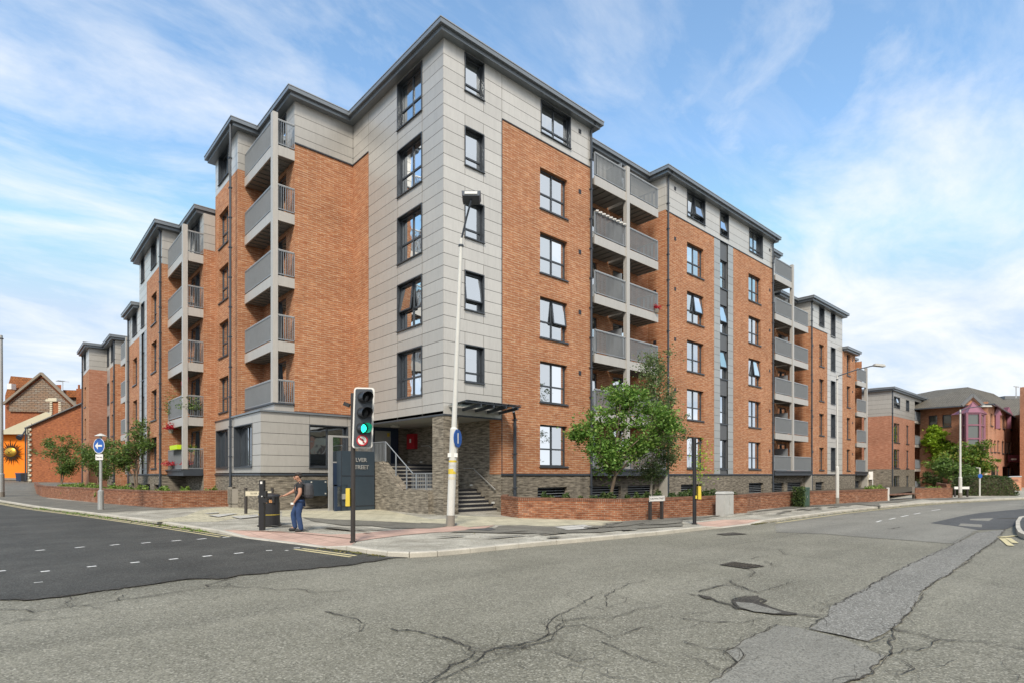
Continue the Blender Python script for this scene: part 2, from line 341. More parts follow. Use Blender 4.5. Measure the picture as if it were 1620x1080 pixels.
slabs('cover_pale', (.55,.54,.5), (.5,.49,.45), 1.2, .6, (.12,.12,.11), .03, 0, .4)
m = NT('paint_line'); p = m.uv(obj=True); f = m.ramp(m.noise(p, 22, 5, .75), [(.40, 1.0), (.56, 0.0)])
m.done(m.mix(m.math('MULTIPLY', f, .35), (.72,.72,.69), (.25,.25,.24)), .7)
m = NT('paint_yellow'); p = m.uv(obj=True); f = m.ramp(m.noise(p, 12, 6, .8), [(.36, 1.0), (.6, 0.0)])
m.done(m.mix(m.math('MULTIPLY', f, .6), (.66,.57,.30), (.22,.21,.18)), .7)
def leafmat(name, cols, trans=.35):
    m = NT(name); i = m.island(); n = m.noise(m.uv(obj=True), 1.6, 3, .6)
    f = m.math('ADD', m.math('MULTIPLY', i, .6), m.math('MULTIPLY', n, .4))
    c = m.ramp(f, [(.12, cols[0]), (.45, cols[1]), (.72, cols[2]), (.95, cols[3])])
    m.done(c, .5, 0, .4)
    tr = m.n('ShaderNodeBsdfTranslucent'); m.l(c, tr.inputs[0]); x = m.n('ShaderNodeMixShader'); x.inputs[0].default_value = trans
    m.l(m.b.outputs[0], x.inputs[1]); m.l(tr.outputs[0], x.inputs[2]); m.l(x.outputs[0], m.out.inputs[0]); return m.m
leafmat('leaf_cherry', [(0.056, 0.133, 0.022), (0.113, 0.235, 0.038), (0.208, 0.339, 0.066), (0.471, 0.528, 0.189)])
leafmat('leaf_birch', [(0.061, 0.104, 0.035), (0.104, 0.166, 0.061), (0.192, 0.26, 0.104), (0.348, 0.348, 0.209)])
leafmat('leaf_small', [(.055,.10,.03),(.10,.18,.035),(.17,.26,.06),(.32,.34,.13)])
leafmat('leaf_lime', [(0.16, 0.28, 0.02), (0.26, 0.42, 0.03), (0.38, 0.55, 0.05), (0.45, 0.6, 0.08)])
leafmat('leaf_maple', [(0.058, 0.116, 0.022), (0.116, 0.232, 0.029), (0.232, 0.261, 0.043), (0.319, 0.189, 0.058)])
leafmat('leaf_hedge', [(0.036, 0.065, 0.022), (0.058, 0.102, 0.029), (0.102, 0.145, 0.043), (0.16, 0.174, 0.058)])
leafmat('leaf_ground', [(0.087, 0.145, 0.029), (0.145, 0.246, 0.043), (0.261, 0.362, 0.072), (0.464, 0.522, 0.174)])
leafmat('leaf_red', [(0.3, 0.01, 0.015), (0.5, 0.02, 0.03), (0.6, 0.05, 0.08), (0.6, 0.2, 0.25)])
leafmat('leaf_moss', [(0.072, 0.087, 0.022), (0.145, 0.16, 0.043), (0.29, 0.246, 0.087), (0.435, 0.29, 0.116)])
# ================================================================ BUILDINGS
rnd = random.Random(7)
def fp(o, base, a, z, d):
    """point on a wall: o = side the wall faces, base = where it stands, a = along it, d = depth inwards"""
    if o == '-v': return (a, base+d, z)
    if o == '+v': return (a, base-d, z)
    if o == '-u': return (base+d, a, z)
    return (base-d, a, z)
def fbox(mb, o, base, a0, a1, z0, z1, d0, d1):
    p = fp(o, base, a0, z0, d0); q = fp(o, base, a1, z1, d1)
    mb.box(min(p[0],q[0]), max(p[0],q[0]), min(p[1],q[1]), max(p[1],q[1]), z0, z1)
def cutgrid(mb, o, base, a0, a1, z0, z1, holes, d=0):
    A = sorted({a0, a1, *[min(max(h[i], a0), a1) for h in holes for i in (0, 1)]}); Z = sorted({z0, z1, *[min(max(h[i], z0), z1) for h in holes for i in (2, 3)]})
    for i in range(len(A)-1):
        for j in range(len(Z)-1):
            ca, cz = (A[i]+A[i+1])/2, (Z[j]+Z[j+1])/2
            if any(h[0] < ca < h[1] and h[2] < cz < h[3] for h in holes): continue
            mb.face([fp(o, base, A[i], Z[j], d), fp(o, base, A[i+1], Z[j], d), fp(o, base, A[i+1], Z[j+1], d), fp(o, base, A[i], Z[j+1], d)])
def reveals(mb, o, base, h, d0, d1, back=False):
    a0, a1, z0, z1 = h[:4]
    P = lambda a, z, d: fp(o, base, a, z, d)
    mb.face([P(a0,z0,d0), P(a0,z0,d1), P(a0,z1,d1), P(a0,z1,d0)]); mb.face([P(a1,z0,d0), P(a1,z0,d1), P(a1,z1,d1), P(a1,z1,d0)])
    mb.face([P(a0,z0,d0), P(a1,z0,d0), P(a1,z0,d1), P(a0,z0,d1)]); mb.face([P(a0,z1,d0), P(a1,z1,d0), P(a1,z1,d1), P(a0,z1,d1)])
    if back: mb.face([P(a0,z0,d1), P(a1,z0,d1), P(a1,z1,d1), P(a0,z1,d1)])
def window(root, o, base, h, clad, name='window', rv=.17, glass='glass'):
    a0, a1, z0, z1, st = h[:5]
    H = z1-z0; W = a1-a0; fw = .065; d0, d1 = rv-.02, rv+.06
    f = MB()
    for q in ((a0, a0+fw, z0, z1), (a1-fw, a1, z0, z1), (a0+fw, a1-fw, z0, z0+fw+.01), (a0+fw, a1-fw, z1-fw, z1)): fbox(f, o, base, *q, d0, d1)
    cols = 2 if 'w' in st else 1
    tr = z0+H*(.42 if H > 1.7 else .27) if 't' not in st else None
    if st.startswith('door'): tr = None
    near = 1 if o in ('-v',) else -1
    mull = [(a0+a1)/2] if cols == 2 else []
    ft = z1-fw if tr is None else z1-fw
    for mx in mull: fbox(f, o, base, mx-.035, mx+.035, z0+fw, z1-fw, d0, d1)
    if tr:
        e = [a0+fw]+mull+[a1-fw]
        for i in range(len(e)-1): fbox(f, o, base, e[i]+(.035 if i else 0), e[i+1]-(.035 if i+1 < len(e)-1 else 0), tr-.035, tr+.035, d0, d1)
    if clad:   # dark metal surround standing proud of the panels
        for q in ((a0-.03, a0+.012, z0-.03, z1+.03), (a1-.012, a1+.03, z0-.03, z1+.03), (a0+.012, a1-.012, z1-.012, z1+.03), (a0+.012, a1-.012, z0-.03, z0+.012)): fbox(f, o, base, *q, -.035, .1)
    fo = f.build(name, MATS['frame_dark'], root)
    s = MB(); fbox(s, o, base, a0-.05, a1+.05, z0-.055, z0-.005 if not clad else z0-.032, -.06 if not clad else -.075, -.002 if clad else -.002)
    fbox(s, o, base, a0+.013, a1-.013, z0+.001, z0+.02, -.05 if not clad else .101, rv-.021)
    s.build('sill', MATS['frame_dark'], fo)
    p = MB(); e = [a0+fw]+mull+[a1-fw]; zs = [z0+fw]+([tr] if tr else [])+[z1-fw]
    for i in range(len(e)-1):
        for j in range(len(zs)-1):
            if 'o' in st and j == len(zs)-2 and i == (len(e)-2 if o == '-v' else len(e)-2): continue
            p.face([fp(o, base, e[i], zs[j], rv+.02), fp(o, base, e[i+1], zs[j], rv+.02), fp(o, base, e[i+1], zs[j+1], rv+.02), fp(o, base, e[i], zs[j+1], rv+.02)])
    p.build('pane', MATS[glass], fo)
    if 'o' in st:      # top-hung light standing open
        i = len(e)-2; zl = zs[-2]; zt = zs[-1]-.01; out = .13
        c = MB(); A0, A1 = e[i]+.01, e[i+1]-.01
        P = lambda a, t, off=0: Vector(fp(o, base, a, zt+(zl-zt)*t, rv-.03-out*t+off))
        c.bar(P(A0,0), P(A0,1), .055, .05); c.bar(P(A1,0), P(A1,1), .055, .05); c.bar(P(A0,1), P(A1,1), .055, .05); c.bar(P(A0,0), P(A1,0), .055, .05)
        co = c.build('open_light', MATS['frame_dark'], fo)
        g = MB(); g.face([P(A0+.02,0), P(A1-.02,0), P(A1-.02,1), P(A0+.02,1)]); g.build('pane', MATS['glass'], fo)
    k = rnd.random(); zc = z1-fw
    if name == 'window' and W > .5:
        c = MB(); dd = rv+.07
        if k < .42 or 'b' in st:  # some street-level windows always get a pale blind, added to brighten the panes
            drop = rnd.choice((.3, .55, 1, 1, .8)) if 'b' not in st else .93; fbox(c, o, base, a0+.03, a1-.03, z1-.05-(H-.1)*drop, z1-.04, dd, dd+.01); nm, mt = 'blind', 'blind'
        elif k < .86:
            nm = 'curtain'; mt = rnd.choice(['curtain','curtain','curtain','curtain_warm'])
            wd = W*rnd.uniform(.16, .34)
            for (b0, b1) in ((a0+.02, a0+wd), (a1-wd*rnd.uniform(.6, 1.1), a1-.02)):
                n = max(4, int((b1-b0)/.05)); pts = [(b0+(b1-b0)*i/n, dd+.035*(i % 2)) for i in range(n+1)]
                for i in range(n): c.face([fp(o, base, pts[i][0], z0+.04, pts[i][1]), fp(o, base, pts[i+1][0], z0+.04, pts[i+1][1]), fp(o, base, pts[i+1][0], z1-.04, pts[i+1][1]), fp(o, base, pts[i][0], z1-.04, pts[i][1])])
        else: return fo
        c.build(nm, MATS[mt], fo)
    return fo
JZ = [4.05+2.95/6*i for i in range(-8, 60)]
def panels(mb, o, base, a0, a1, z0, z1, holes, cuts, back):
    zs = sorted({z0, z1, *[z for z in JZ if z0+.12 < z < z1-.12]})
    g = .0095
    for j in range(len(zs)-1):
        b0, b1 = zs[j], zs[j+1]
        ed = {a0, a1, *[c for c in cuts if a0+.05 < c < a1-.05]}
        for h in holes:
            if h[2] < b1+.3 and h[3] > b0-.3: ed |= {e for e in h[:2] if a0+.05 < e < a1-.05}
        ed = sorted(ed)
        for i in range(len(ed)-1):
            c0, c1 = ed[i], ed[i+1]; mid = (c0+c1)/2; segs = [(b0, b1)]
            for h in holes:
                if h[0] < mid < h[1]:
                    ns = []
                    for s0, s1 in segs:
                        if h[3] <= s0 or h[2] >= s1: ns.append((s0, s1)); continue
                        if h[2] > s0+.02: ns.append((s0, h[2]))
                        if h[3] < s1-.02: ns.append((h[3], s1))
                    segs = ns
            for s0, s1 in segs:
                fbox(mb, o, base, c0+g, c1-g, s0+g, s1-g, 0, .012)
    cutgrid(back, o, base, a0, a1, z0, z1, holes, .014)
def wall(root, o, base, regions, holes=(), rv=.17, niche=.75, cuts=(), wname='window', glass='glass'):
    """regions: (kind, a0, a1, z0, z1). Openings get reveals, a dark room behind and a window each."""
    byk = {}; ri = 0
    for kind, a0, a1, z0, z1 in regions:
        ri += 1
        hs = [h for h in holes if a0-.01 < (h[0]+h[1])/2 < a1+.01 and z0 < (h[2]+h[3])/2 < z1]
        if kind.startswith('cladding'):
            mb = byk.setdefault((kind, ri), MB()); bk = byk.setdefault(('joint', ri), MB()); panels(mb, o, base, a0, a1, z0, z1, hs, cuts, bk)
            rm, rd = byk.setdefault(('reveal_dark', ri), MB()), rv
        else:
            mb = byk.setdefault((kind, ri), MB()); cutgrid(mb, o, base, a0, a1, z0, z1, hs); rm = mb; rd = rv
        for hi, h in enumerate(hs):
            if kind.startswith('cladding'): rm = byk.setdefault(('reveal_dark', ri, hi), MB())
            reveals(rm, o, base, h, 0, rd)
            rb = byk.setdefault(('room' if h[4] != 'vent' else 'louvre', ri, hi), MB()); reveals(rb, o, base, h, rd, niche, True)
            if h[4] == 'vent':
                lv = byk.setdefault(('vent', ri, hi), MB()); z = h[2]+.06
                while z < h[3]-.05: fbox(lv, o, base, h[0]+.02, h[1]-.02, z, z+.025, rd-.02, rd+.05); z += .13
            elif h[4] != 'none': window(root, o, base, h, kind.startswith('cladding'), wname if not h[4].startswith('door') else 'balcony_door', rv, glass)
    nm = {'joint': 'wall_backing', 'reveal_dark': 'window_lining', 'room': 'room_lining', 'louvre': 'vent_recess', 'vent': 'louvre'}
    for (k, *_), mb in byk.items():
        if mb.f: mb.build(nm.get(k, 'cladding' if k.startswith('cladding') else 'plinth' if k == 'brick_grey' else 'wall'), MATS['rail_grey' if k == 'vent' else k], root)
def offset(poly, d):
    """grow an axis-aligned counter-clockwise plan polygon outwards"""
    n = len(poly); out = []
    for i in range(n):
        p0, p, p1 = Vector(poly[i-1]), Vector(poly[i]), Vector(poly[(i+1) % n])
        e0 = (p-p0).normalized(); e1 = (p1-p).normalized(); n0 = Vector((e0.y, -e0.x)); n1 = Vector((e1.y, -e1.x))
        out.append(tuple(p+(n0+n1)*d if (n0-n1).length > .1 else p+n0*d))
    return out
def roof(root, poly, top, ov=.45):
    a = MB(); a.prism(offset(poly, ov), top-.20, top-.025); a.prism(offset(poly, ov-.13), top-.36, top-.2)
    r = a.build('roof', MATS['roof_edge'], root)
    b = MB(); b.prism(offset(poly, ov+.02), top-.025, top+.012); b.build('gutter_lip', MATS['roof_lip'], r)
    c = MB(); n = len(poly); o1 = offset(poly, ov-.1); o2 = offset(poly, -1.6); 
    for i in range(n):
        j = (i+1) % n; c.face([(*o1[i], top+.013), (*o1[j], top+.013), (*o2[j], top+.33), (*o2[i], top+.33)])
    c.sheet(o2, top+.331); c.build('roof_covering', MATS['roof_top'], r)
    return r
def pipe(root, x, y, z0, z1, r=.05, kick=None):
    p = MB(); p.tube([(x, y, z0), (x, y, z1)], r, 8)
    if kick: p.tube([(x, y, z1), (x+kick[0], y+kick[1], z1+.25)], r*.9, 8)
    z = z0+1
    while z < z1: p.box(x-r-.02, x+r+.02, y-r-.01, y+r+.03, z, z+.05); z += 2.95/2
    p.build('downpipe', MATS['pipe_dark'], root)
def railing(parent, pts, z0, z1, sp=.105, blind=None):
    m = MB()
    for p, q in zip(pts, pts[1:]):
        p = Vector((*p, 0)); q = Vector((*q, 0)); d = (q-p); L = d.length; d.normalize(); nrm = Vector((-d.y, d.x, 0))
        n = max(2, round(L/sp))
        for i in range(1, n):
            c = p+d*(L*i/n); m.obox(c+UP*((z0+z1)/2), d, nrm, UP, .013, .05, z1-z0-.06)
        for z, hh in ((z1-.02, .04), (z0+.02, .04)): m.obox((p+q)/2+UP*z, d, nrm, UP, L, .055, hh)
        for e in (p, q): m.obox(e+UP*((z0+z1)/2), d, nrm, UP, .05, .055, z1-z0-.002)
    r = m.build('railing', MATS['rail_grey'], parent)
    t = MB()
    for p, q in zip(pts, pts[1:]): t.bar((*p, z1+.016), (*q, z1+.016), .07, .03)
    t.build('handrail', MATS['rail_light'], r); return r
def balcony(root, o, base, a0, a1, z, dep, sides=(True, True), fas=.45):
    """base = front plane, dep = depth back to the wall; z = top of the edge fascia"""
    f = MB(); th = .06
    fbox(f, o, base, a0, a1, z-fas, z, 0, th)
    for s, a in ((sides[0], a0), (sides[1], a1)):
        if s: fbox(f, o, base, a if a == a0 else a-th, a+th if a == a0 else a, z-fas, z, th, dep)
    fo = f.build('balcony', MATS['fascia_panel'], root)
    s = MB(); fbox(s, o, base, a0+th*bool(sides[0]), a1-th*bool(sides[1]), z-fas+.06, z-.1, th, dep)
    n = int((a1-a0)/.45)
    for i in range(1, n): fbox(s, o, base, a0+(a1-a0)*i/n-.02, a0+(a1-a0)*i/n+.02, z-fas+.02, z-fas+.06, th, dep)
    s.build('deck', MATS['deck_under'], fo)
    P = lambda a, d: fp(o, base, a, 0, d)[:2]
    pts = []
    if sides[0]: pts.append(P(a0+.03, dep))
    pts += [P(a0+.03, .04), P(a1-.03, .04)]
    if sides[1]: pts.append(P(a1-.03, dep))
    railing(fo, pts, z+.07, z+1.17); return fo
def std(a0, a1, ks, st='w', lo=0.0, hi=None):
    out = []
    for k in ks:
        z0 = 2.08+2.95*k+(0 if k < 5 else .5); z1 = 4.0+2.95*k if k < 1 else 3.95+2.95*k
        if k == 5: z1 = 18.86
        out.append((a0, a1, z0, z1, st))
    return out
B = thing('apartment_building', 'six storey red brick and grey panel apartment building filling the street corner', 'apartment building', (13, 18.5, 0))
ZP = 1.72          # top of the grey plinth
# --- corner block, left-hand face (with the undercroft opening below 4.1 m)
lh = [(20.05, 21.97, 5.02+2.95*k-(.04 if k else 0), 7.06+2.95*k-(.15 if k == 4 else 0), 'wo' if k == 1 else 'w') for k in range(4)]+[(20.05, 21.97, 16.78, 18.74, 'w')]
lh = [(a, b, 5.02+2.945*k, 7.02+2.945*k, s) for k, (a, b, _, _, s) in enumerate(lh)]
wall(B, '-u', 13.0, [('cladding_warm', 18.5, 24.65, 4.1, 18.92), ('cladding_warm', 24.65, 26.24, 17.0, 18.92), ('brick_orange', 24.65, 26.24, 4.56, 17.0)], lh, rv=.2, cuts=(22.0, 20.02))
# --- corner block, right-hand face
rh = [(14.06, 15.03, 5.5, 6.98, 'n'), (14.06, 15.03, 8.42, 9.98, 'no'), (14.06, 15.03, 11.37, 12.9, 'n'), (14.06, 15.03, 14.3, 15.85, 'n'), (14.06, 15.03, 17.33, 18.83, 'n')]
rh += [(18.36, 20.2, *h[2:4], 'wo' if k == 2 else 'w') for k, h in enumerate(std(0, 1, range(5)))]+[(18.43, 20.4, 17.38, 18.83, 'w')]
wall(B, '-v', 18.5, [('cladding_pale', 13.0, 16.05, 4.1, 18.92), ('cladding_pale', 16.05, 21.95, 16.98, 18.92), ('brick_orange', 16.05, 21.95, ZP, 16.98), ('brick_grey', 16.05, 21.95, 0, ZP-.06)],
     rh+[(18.2, 20.2, .35, 1.12, 'vent')], rv=.19, cuts=(18.43, 20.4))
wall(B, '+u', 21.95, [('cladding_pale', 18.5, 19.75, 16.98, 18.92), ('brick_orange', 18.5, 19.75, 0, 16.98)])
# --- recess with balconies (back wall) and second block
rb = [(22.4, 23.9, 2.08+2.95*k, 4.2+2.95*k, 'doorw') for k in range(5)]+[(25.3, 26.9, 2.08+2.95*k, 4.2+2.95*k, 'doorw') for k in range(5)]+[(22.4, 23.9, 16.85, 18.8, 'doorw'), (25.3, 26.9, 16.85, 18.8, 'doorw')]
wall(B, '-v', 19.75, [('cladding_pale', 21.95, 28.6, 16.98, 18.92), ('brick_orange', 21.95, 28.6, ZP, 16.98), ('brick_grey', 21.95, 28.6, 0, ZP-.06)], rb, rv=.1)
wall(B, '-u', 28.6, [('cladding_pale', 18.5, 19.75, 16.98, 18.92), ('brick_orange', 18.5, 19.75, ZP, 16.98), ('brick_grey', 18.5, 19.75, 0, ZP-.06)])
w2 = [(30.86, 32.8, h[2], h[3], 'wo' if k in (3,) else 'w') for k, h in enumerate(std(0, 1, range(5)))]+[(30.9, 32.95, 17.34, 18.86, 'wo')]
w2 += [(38.85, 40.74, h[2], h[3], 'wo' if k == 2 else 'w') for k, h in enumerate(std(0, 1, range(5)))]+[(38.97, 41.0, 17.34, 18.86, 'w')]
w2n = [(34.88, 35.92, h[2], h[3], 'no' if k in (2, 3) else 'n') for k, h in enumerate(std(0, 1, range(5)))]
wall(B, '-v', 18.5, [('cladding_pale', 28.6, 42.7, 16.93, 18.92), ('brick_orange', 28.6, 34.1, ZP, 16.93), ('brick_orange', 36.64, 42.7, ZP, 16.93), ('cladding_cool', 34.1, 34.88, ZP, 16.93), ('cladding_cool', 35.92, 36.64, ZP, 16.93), ('brick_grey', 28.6, 42.7, 0, ZP-.06)],
     w2+[(34.88, 35.97, 17.34, 18.88, 'no'), (30.2, 32.6, .35, 1.12, 'vent'), (38.9, 41.2, .35, 1.12, 'vent')], rv=.19, cuts=(30.9, 32.95, 34.88, 35.97, 38.97, 41.0))
wall(B, '-v', 18.56, [('spandrel', 34.88, 35.92, ZP, 16.93)], w2n, rv=.13)
wall(B, '+u', 42.7, [('cladding_pale', 18.5, 19.75, 16.93, 18.92), ('brick_orange', 18.5, 19.75, 0, 16.93)])
# --- second balcony recess
rc = [(a, a+1.5, 2.08+2.95*k, 4.2+2.95*k, 'doorw') for k in range(5) for a in (43.4, 46.6) if not (k == 4 and a > 46)]
wall(B, '-v', 19.75, [('brick_orange', 42.7, 49.85, ZP, 13.95), ('cladding_pale', 42.7, 49.85, 13.95, 15.97), ('cladding_pale', 42.7, 46.0, 15.97, 18.92)], rc+[(43.4, 44.9, 16.85, 18.8, 'doorw')], rv=.1)
wall(B, '-v', 18.9, [('brick_grey', 42.7, 49.85, 0, ZP-.1)], [(42.9, 45.65, .3, 1.08, 'vent'), (46.3, 49.2, .3, 1.08, 'vent')])
wall(B, '-v', 18.9, [('brick_grey', 21.95, 28.6, 0, ZP-.1)], [(22.3, 24.9, .45, 1.1, 'vent'), (25.5, 28.1, .45, 1.1, 'vent')])
# --- third block
b3 = [(51.75, 52.85, h[2], h[3], 'n') for h in std(0, 1, range(4))]+[(51.75, 52.85, 14.38, 15.9, 'n')]
b3 += [(54.45, 55.45, 2.07+2.95*k, 4.07+2.95*k, 'n') for k in range(4)]+[(54.45, 55.45, 13.88, 15.9, 'n')]
b3 += [(58.45, 59.4, 2.07+2.95*k, 4.05+2.95*k, 'n') for k in range(4)]
wall(B, '-v', 18.5, [('cladding_pale', 49.85, 57.3, 13.95, 15.97), ('cladding_pale', 53.6, 57.3, ZP, 13.95), ('brick_orange', 49.85, 53.6, ZP, 13.95), ('brick_orange', 57.3, 60.7, ZP, 13.02), ('brick_grey', 49.85, 60.7, 0, ZP-.06)],
     b3+[(50.95, 52.8, .3, 1.08, 'vent')], rv=.19, cuts=(53.6,))
wall(B, '-u', 49.85, [('cladding_pale', 18.5, 19.75, 13.95, 15.97), ('brick_orange', 18.5, 19.75, ZP, 13.95), ('brick_grey', 18.5, 19.75, 0, ZP-.06)])
wall(B, '+u', 57.3, [('cladding_pale', 18.5, 30, 13.1, 15.97)])
wall(B, '+u', 60.7, [('brick_orange', 18.5, 19.75, 0, 13.02)])
wall(B, '-v', 19.75, [('brick_orange', 60.7, 64, ZP, 13.02)], [(61.2, 62.6, 2.08+2.95*k, 4.2+2.95*k, 'doorw') for k in range(4)], rv=.1)
wall(B, '-v', 18.9, [('brick_grey', 60.7, 64.0, 0, ZP-.1)], [(60.95, 63.5, .25, 1.08, 'vent')])
wall(B, '+u', 64.0, [('brick_orange', 18.9, 30, 0, 13.02)])
# --- left side: return wall, box bay at street level, wings stepping out along the side street
wall(B, '-v', 26.24, [('cladding_warm', 10.1, 13.0, 16.98, 18.92), ('brick_orange', 10.1, 13.0, 4.56, 16.98)])
wall(B, '-v', 26.1, [('cladding_warm', 8.55, 12.9, 1.78, 4.5), ('brick_grey', 8.55, 13.0, 0, ZP-.06)], [(10.75, 12.62, 2.06, 4.02, 'wtb')], rv=.22, cuts=(10.75,))
wall(B, '-u', 8.55, [('cladding_warm', 26.1, 30.4, 1.78, 4.5), ('brick_grey', 26.1, 30.4, 0, ZP-.06)], [(27.28, 29.9, 2.06, 4.03, 'wtb')], rv=.28)
m = MB(); m.prism([(8.47,26.02),(13.0,26.02),(13.0,26.1),(13.0,26.239),(10.1,26.239),(10.1,30.4),(8.47,30.4)], 4.502, 4.58); m.build('bay_roof', MATS['roof_edge'], B)
m = MB(); fbox(m, '-u', 9.2, 26.3, 30.4, 4.58, 4.9, 0, .9); m.build('balcony_base', MATS['cladding_warm'], B)
w2b = [(27.3, 29.4, 5.0+2.95*k, 7.15+2.95*k, 'doorw') for k in range(4)]+[(27.3, 29.4, 16.85, 18.8, 'doorw')]
wall(B, '-u', 10.1, [('cladding_warm', 26.24, 30.4, 16.98, 18.92), ('brick_orange', 26.24, 30.4, 4.58, 16.98)], w2b, rv=.1)
wall(B, '-v', 30.4, [('cladding_warm', 8.85, 10.1, 16.98, 18.92), ('brick_orange', 8.85, 10.1, 4.5, 16.98)])
w3 = [(32.0, 33.7, h[2], h[3], 'w') for h in std(0, 1, range(1, 5))]+[(31.95, 33.7, 17.4, 18.86, 'w'), (32.05, 34.15, 2.07, 4.08, 'wtb')]
wall(B, '-u', 8.85, [('cladding_pale', 30.4, 34.4, 17.0, 18.92), ('brick_orange', 30.4, 34.4, 4.62, 17.0), ('cladding_warm', 30.4, 34.4, 1.78, 4.6), ('brick_grey', 30.4, 34.4, 0, ZP-.06)], w3, rv=.19)
wall(B, '-v', 34.4, [('cladding_warm', 8.26, 8.85, 14.0, 15.97), ('brick_orange', 8.26, 8.85, 0, 14.0)])
wall(B, '+v', 34.4, [('cladding_warm', 8.85, 22, 16.3, 18.92)])
w4b = [(35.2, 37.2, 2.05+2.95*k, 4.2+2.95*k, 'doorw') for k in range(4)]+[(35.2, 37.2, 13.9, 15.9, 'doorw')]
wall(B, '-u', 8.26, [('cladding_warm', 34.4, 38.4, 14.0, 15.97), ('brick_orange', 34.4, 38.4, 1.7, 14.0), ('brick_grey', 34.4, 38.4, 0, ZP-.1)], w4b, rv=.1)
wall(B, '-v', 38.4, [('cladding_warm', 7.02, 8.26, 14.0, 15.97), ('brick_orange', 7.02, 8.26, ZP, 14.0), ('brick_grey', 7.02, 8.26, 0, ZP-.06)])
w4 = [(39.95, 41.6, h[2], h[3], 'w') for h in std(0, 1, range(4))]+[(39.95, 41.55, 14.45, 15.9, 'w')]
w4 += [(43.87, 44.92, 14.45, 15.95, 'n'), (43.87, 44.92, 11.47, 13.0, 'n')]
w4 += [(46.6, 48.25, h[2], h[3], 'w') for h in std(0, 1, range(3))]+[(46.6, 48.28, 11.48, 12.93, 'w')]
wall(B, '-u', 7.02, [('cladding_pale', 38.4, 45.7, 14.05, 15.97), ('cladding_pale', 43.05, 45.7, 11.05, 14.05), ('cladding_pale', 45.7, 49.8, 11.05, 13.02), ('brick_orange', 38.4, 43.05, ZP, 14.05), ('brick_orange', 45.7, 49.8, ZP, 11.05), ('cladding_cool', 43.05, 43.87, ZP, 11.05), ('cladding_cool', 44.92, 45.7, ZP, 11.05), ('brick_grey', 38.4, 49.8, 0, ZP-.06)],
     w4+[(a, a+1.5, .3, 1.1, 'vent') for a in (39.2, 42.0, 44.8, 47.5)], rv=.19, cuts=(43.05, 45.7))
wall(B, '-u', 7.1, [('spandrel', 43.87, 44.92, ZP, 11.05)], [(43.87, 44.92, h[2], h[3], 'n') for h in std(0, 1, range(3))], rv=.1)
wall(B, '+v', 45.7, [('cladding_pale', 7.02, 20, 13.3, 15.97)])
wall(B, '+v', 49.8, [('brick_orange', 7.02, 8.5, 0, 13.02)])
wall(B, '-u', 8.5, [('cladding_pale', 49.8, 58.1, 11.05, 13.02), ('brick_orange', 49.8, 58.1, ZP, 11.05), ('brick_grey', 49.8, 58.1, 0, ZP-.06)], [(52.2, 54.0, 2.08+2.95*k, 4.2+2.95*k, 'doorw') for k in range(3)], rv=.1)
wall(B, '-v', 58.1, [('cladding_warm', 7.2, 8.5, 11.05, 13.02), ('brick_orange', 7.2, 8.5, 0, 11.05)])
w5 = [(58.95, 60.3, h[2], h[3], 'w') for h in std(0, 1, range(3))]+[(58.95, 60.3, 11.5, 12.95, 'w'), (61.75, 62.7, 11.45, 13.0, 'n')]
wall(B, '-u', 7.2, [('cladding_pale', 58.1, 63.05, 11.05, 13.02), ('brick_orange', 58.1, 61.2, ZP, 11.05), ('cladding_cool', 61.2, 63.05, ZP, 11.05), ('brick_grey', 58.1, 63.05, 0, ZP-.06)], w5+[(61.75, 62.7, h[2], h[3], 'n') for h in std(0, 1, range(3))]+[(59.0, 60.5, .3, 1.1, 'vent')], rv=.19)
wall(B, '-v', 63.05, [('cladding_warm', 5.88, 7.2, 11.1, 13.02), ('brick_red_far', 5.88, 7.2, 0, 11.1)])
wall(B, '-u', 5.88, [('cladding_pale', 63.05, 67.9, 11.1, 13.02), ('brick_orange', 63.05, 67.9, 0, 11.1)], [(65.5, 66.8, h[2], h[3], 'w') for h in std(0, 1, range(3))]+[(65.5, 66.9, 11.5, 12.95, 'w')], rv=.19)
# --- hidden sides closing the volume
m = MB(); m.box(22.0, 45.9, 30.4, 31.0, 0, 18.95); m.box(21.4, 22.0, 30.4, 34.4, 0, 18.95); m.box(19.4, 20, 34.4, 45.7, 0, 16.0); m.box(19.4, 20, 45.7, 67.9, 0, 13.05); m.box(5.88, 19.4, 67.9, 68.2, 0, 13.05)
m.box(45.9, 57.3, 30, 30.4, 0, 16.0); m.box(57.3, 64, 30, 30.4, 0, 13.05); m.box(45.85, 46.0, 19.76, 30.4, 15.9, 18.95); m.build('rear_wall', MATS['brick_orange'], B)
L1 = [(8.85,34.4),(8.85,30.4),(10.1,30.4),(10.1,26.24),(13,26.24),(13,18.5),(21.95,18.5),(21.95,19.75),(28.6,19.75),(28.6,18.5),(42.7,18.5),(42.7,19.75),(46,19.75),(46,31),(22,31),(22,34.4)]
roof(B, L1, 19.27)
roof(B, [(8.26,34.9),(8.26,38.4),(7.02,38.4),(7.02,45.7),(20,45.7),(20,34.9)][::-1], 16.33)
roof(B, [(7.02,46.3),(7.02,49.8),(8.5,49.8),(8.5,58.1),(7.2,58.1),(7.2,63.05),(5.88,63.05),(5.88,67.9),(20,67.9),(20,46.3)][::-1], 13.38)
roof(B, [(46.5,19.75),(49.85,19.75),(49.85,18.5),(57.3,18.5),(57.3,30.4),(46.5,30.4)], 16.33)
roof(B, [(57.8,18.5),(60.7,18.5),(60.7,19.75),(64,19.75),(64,30.4),(57.8,30.4)], 13.38)
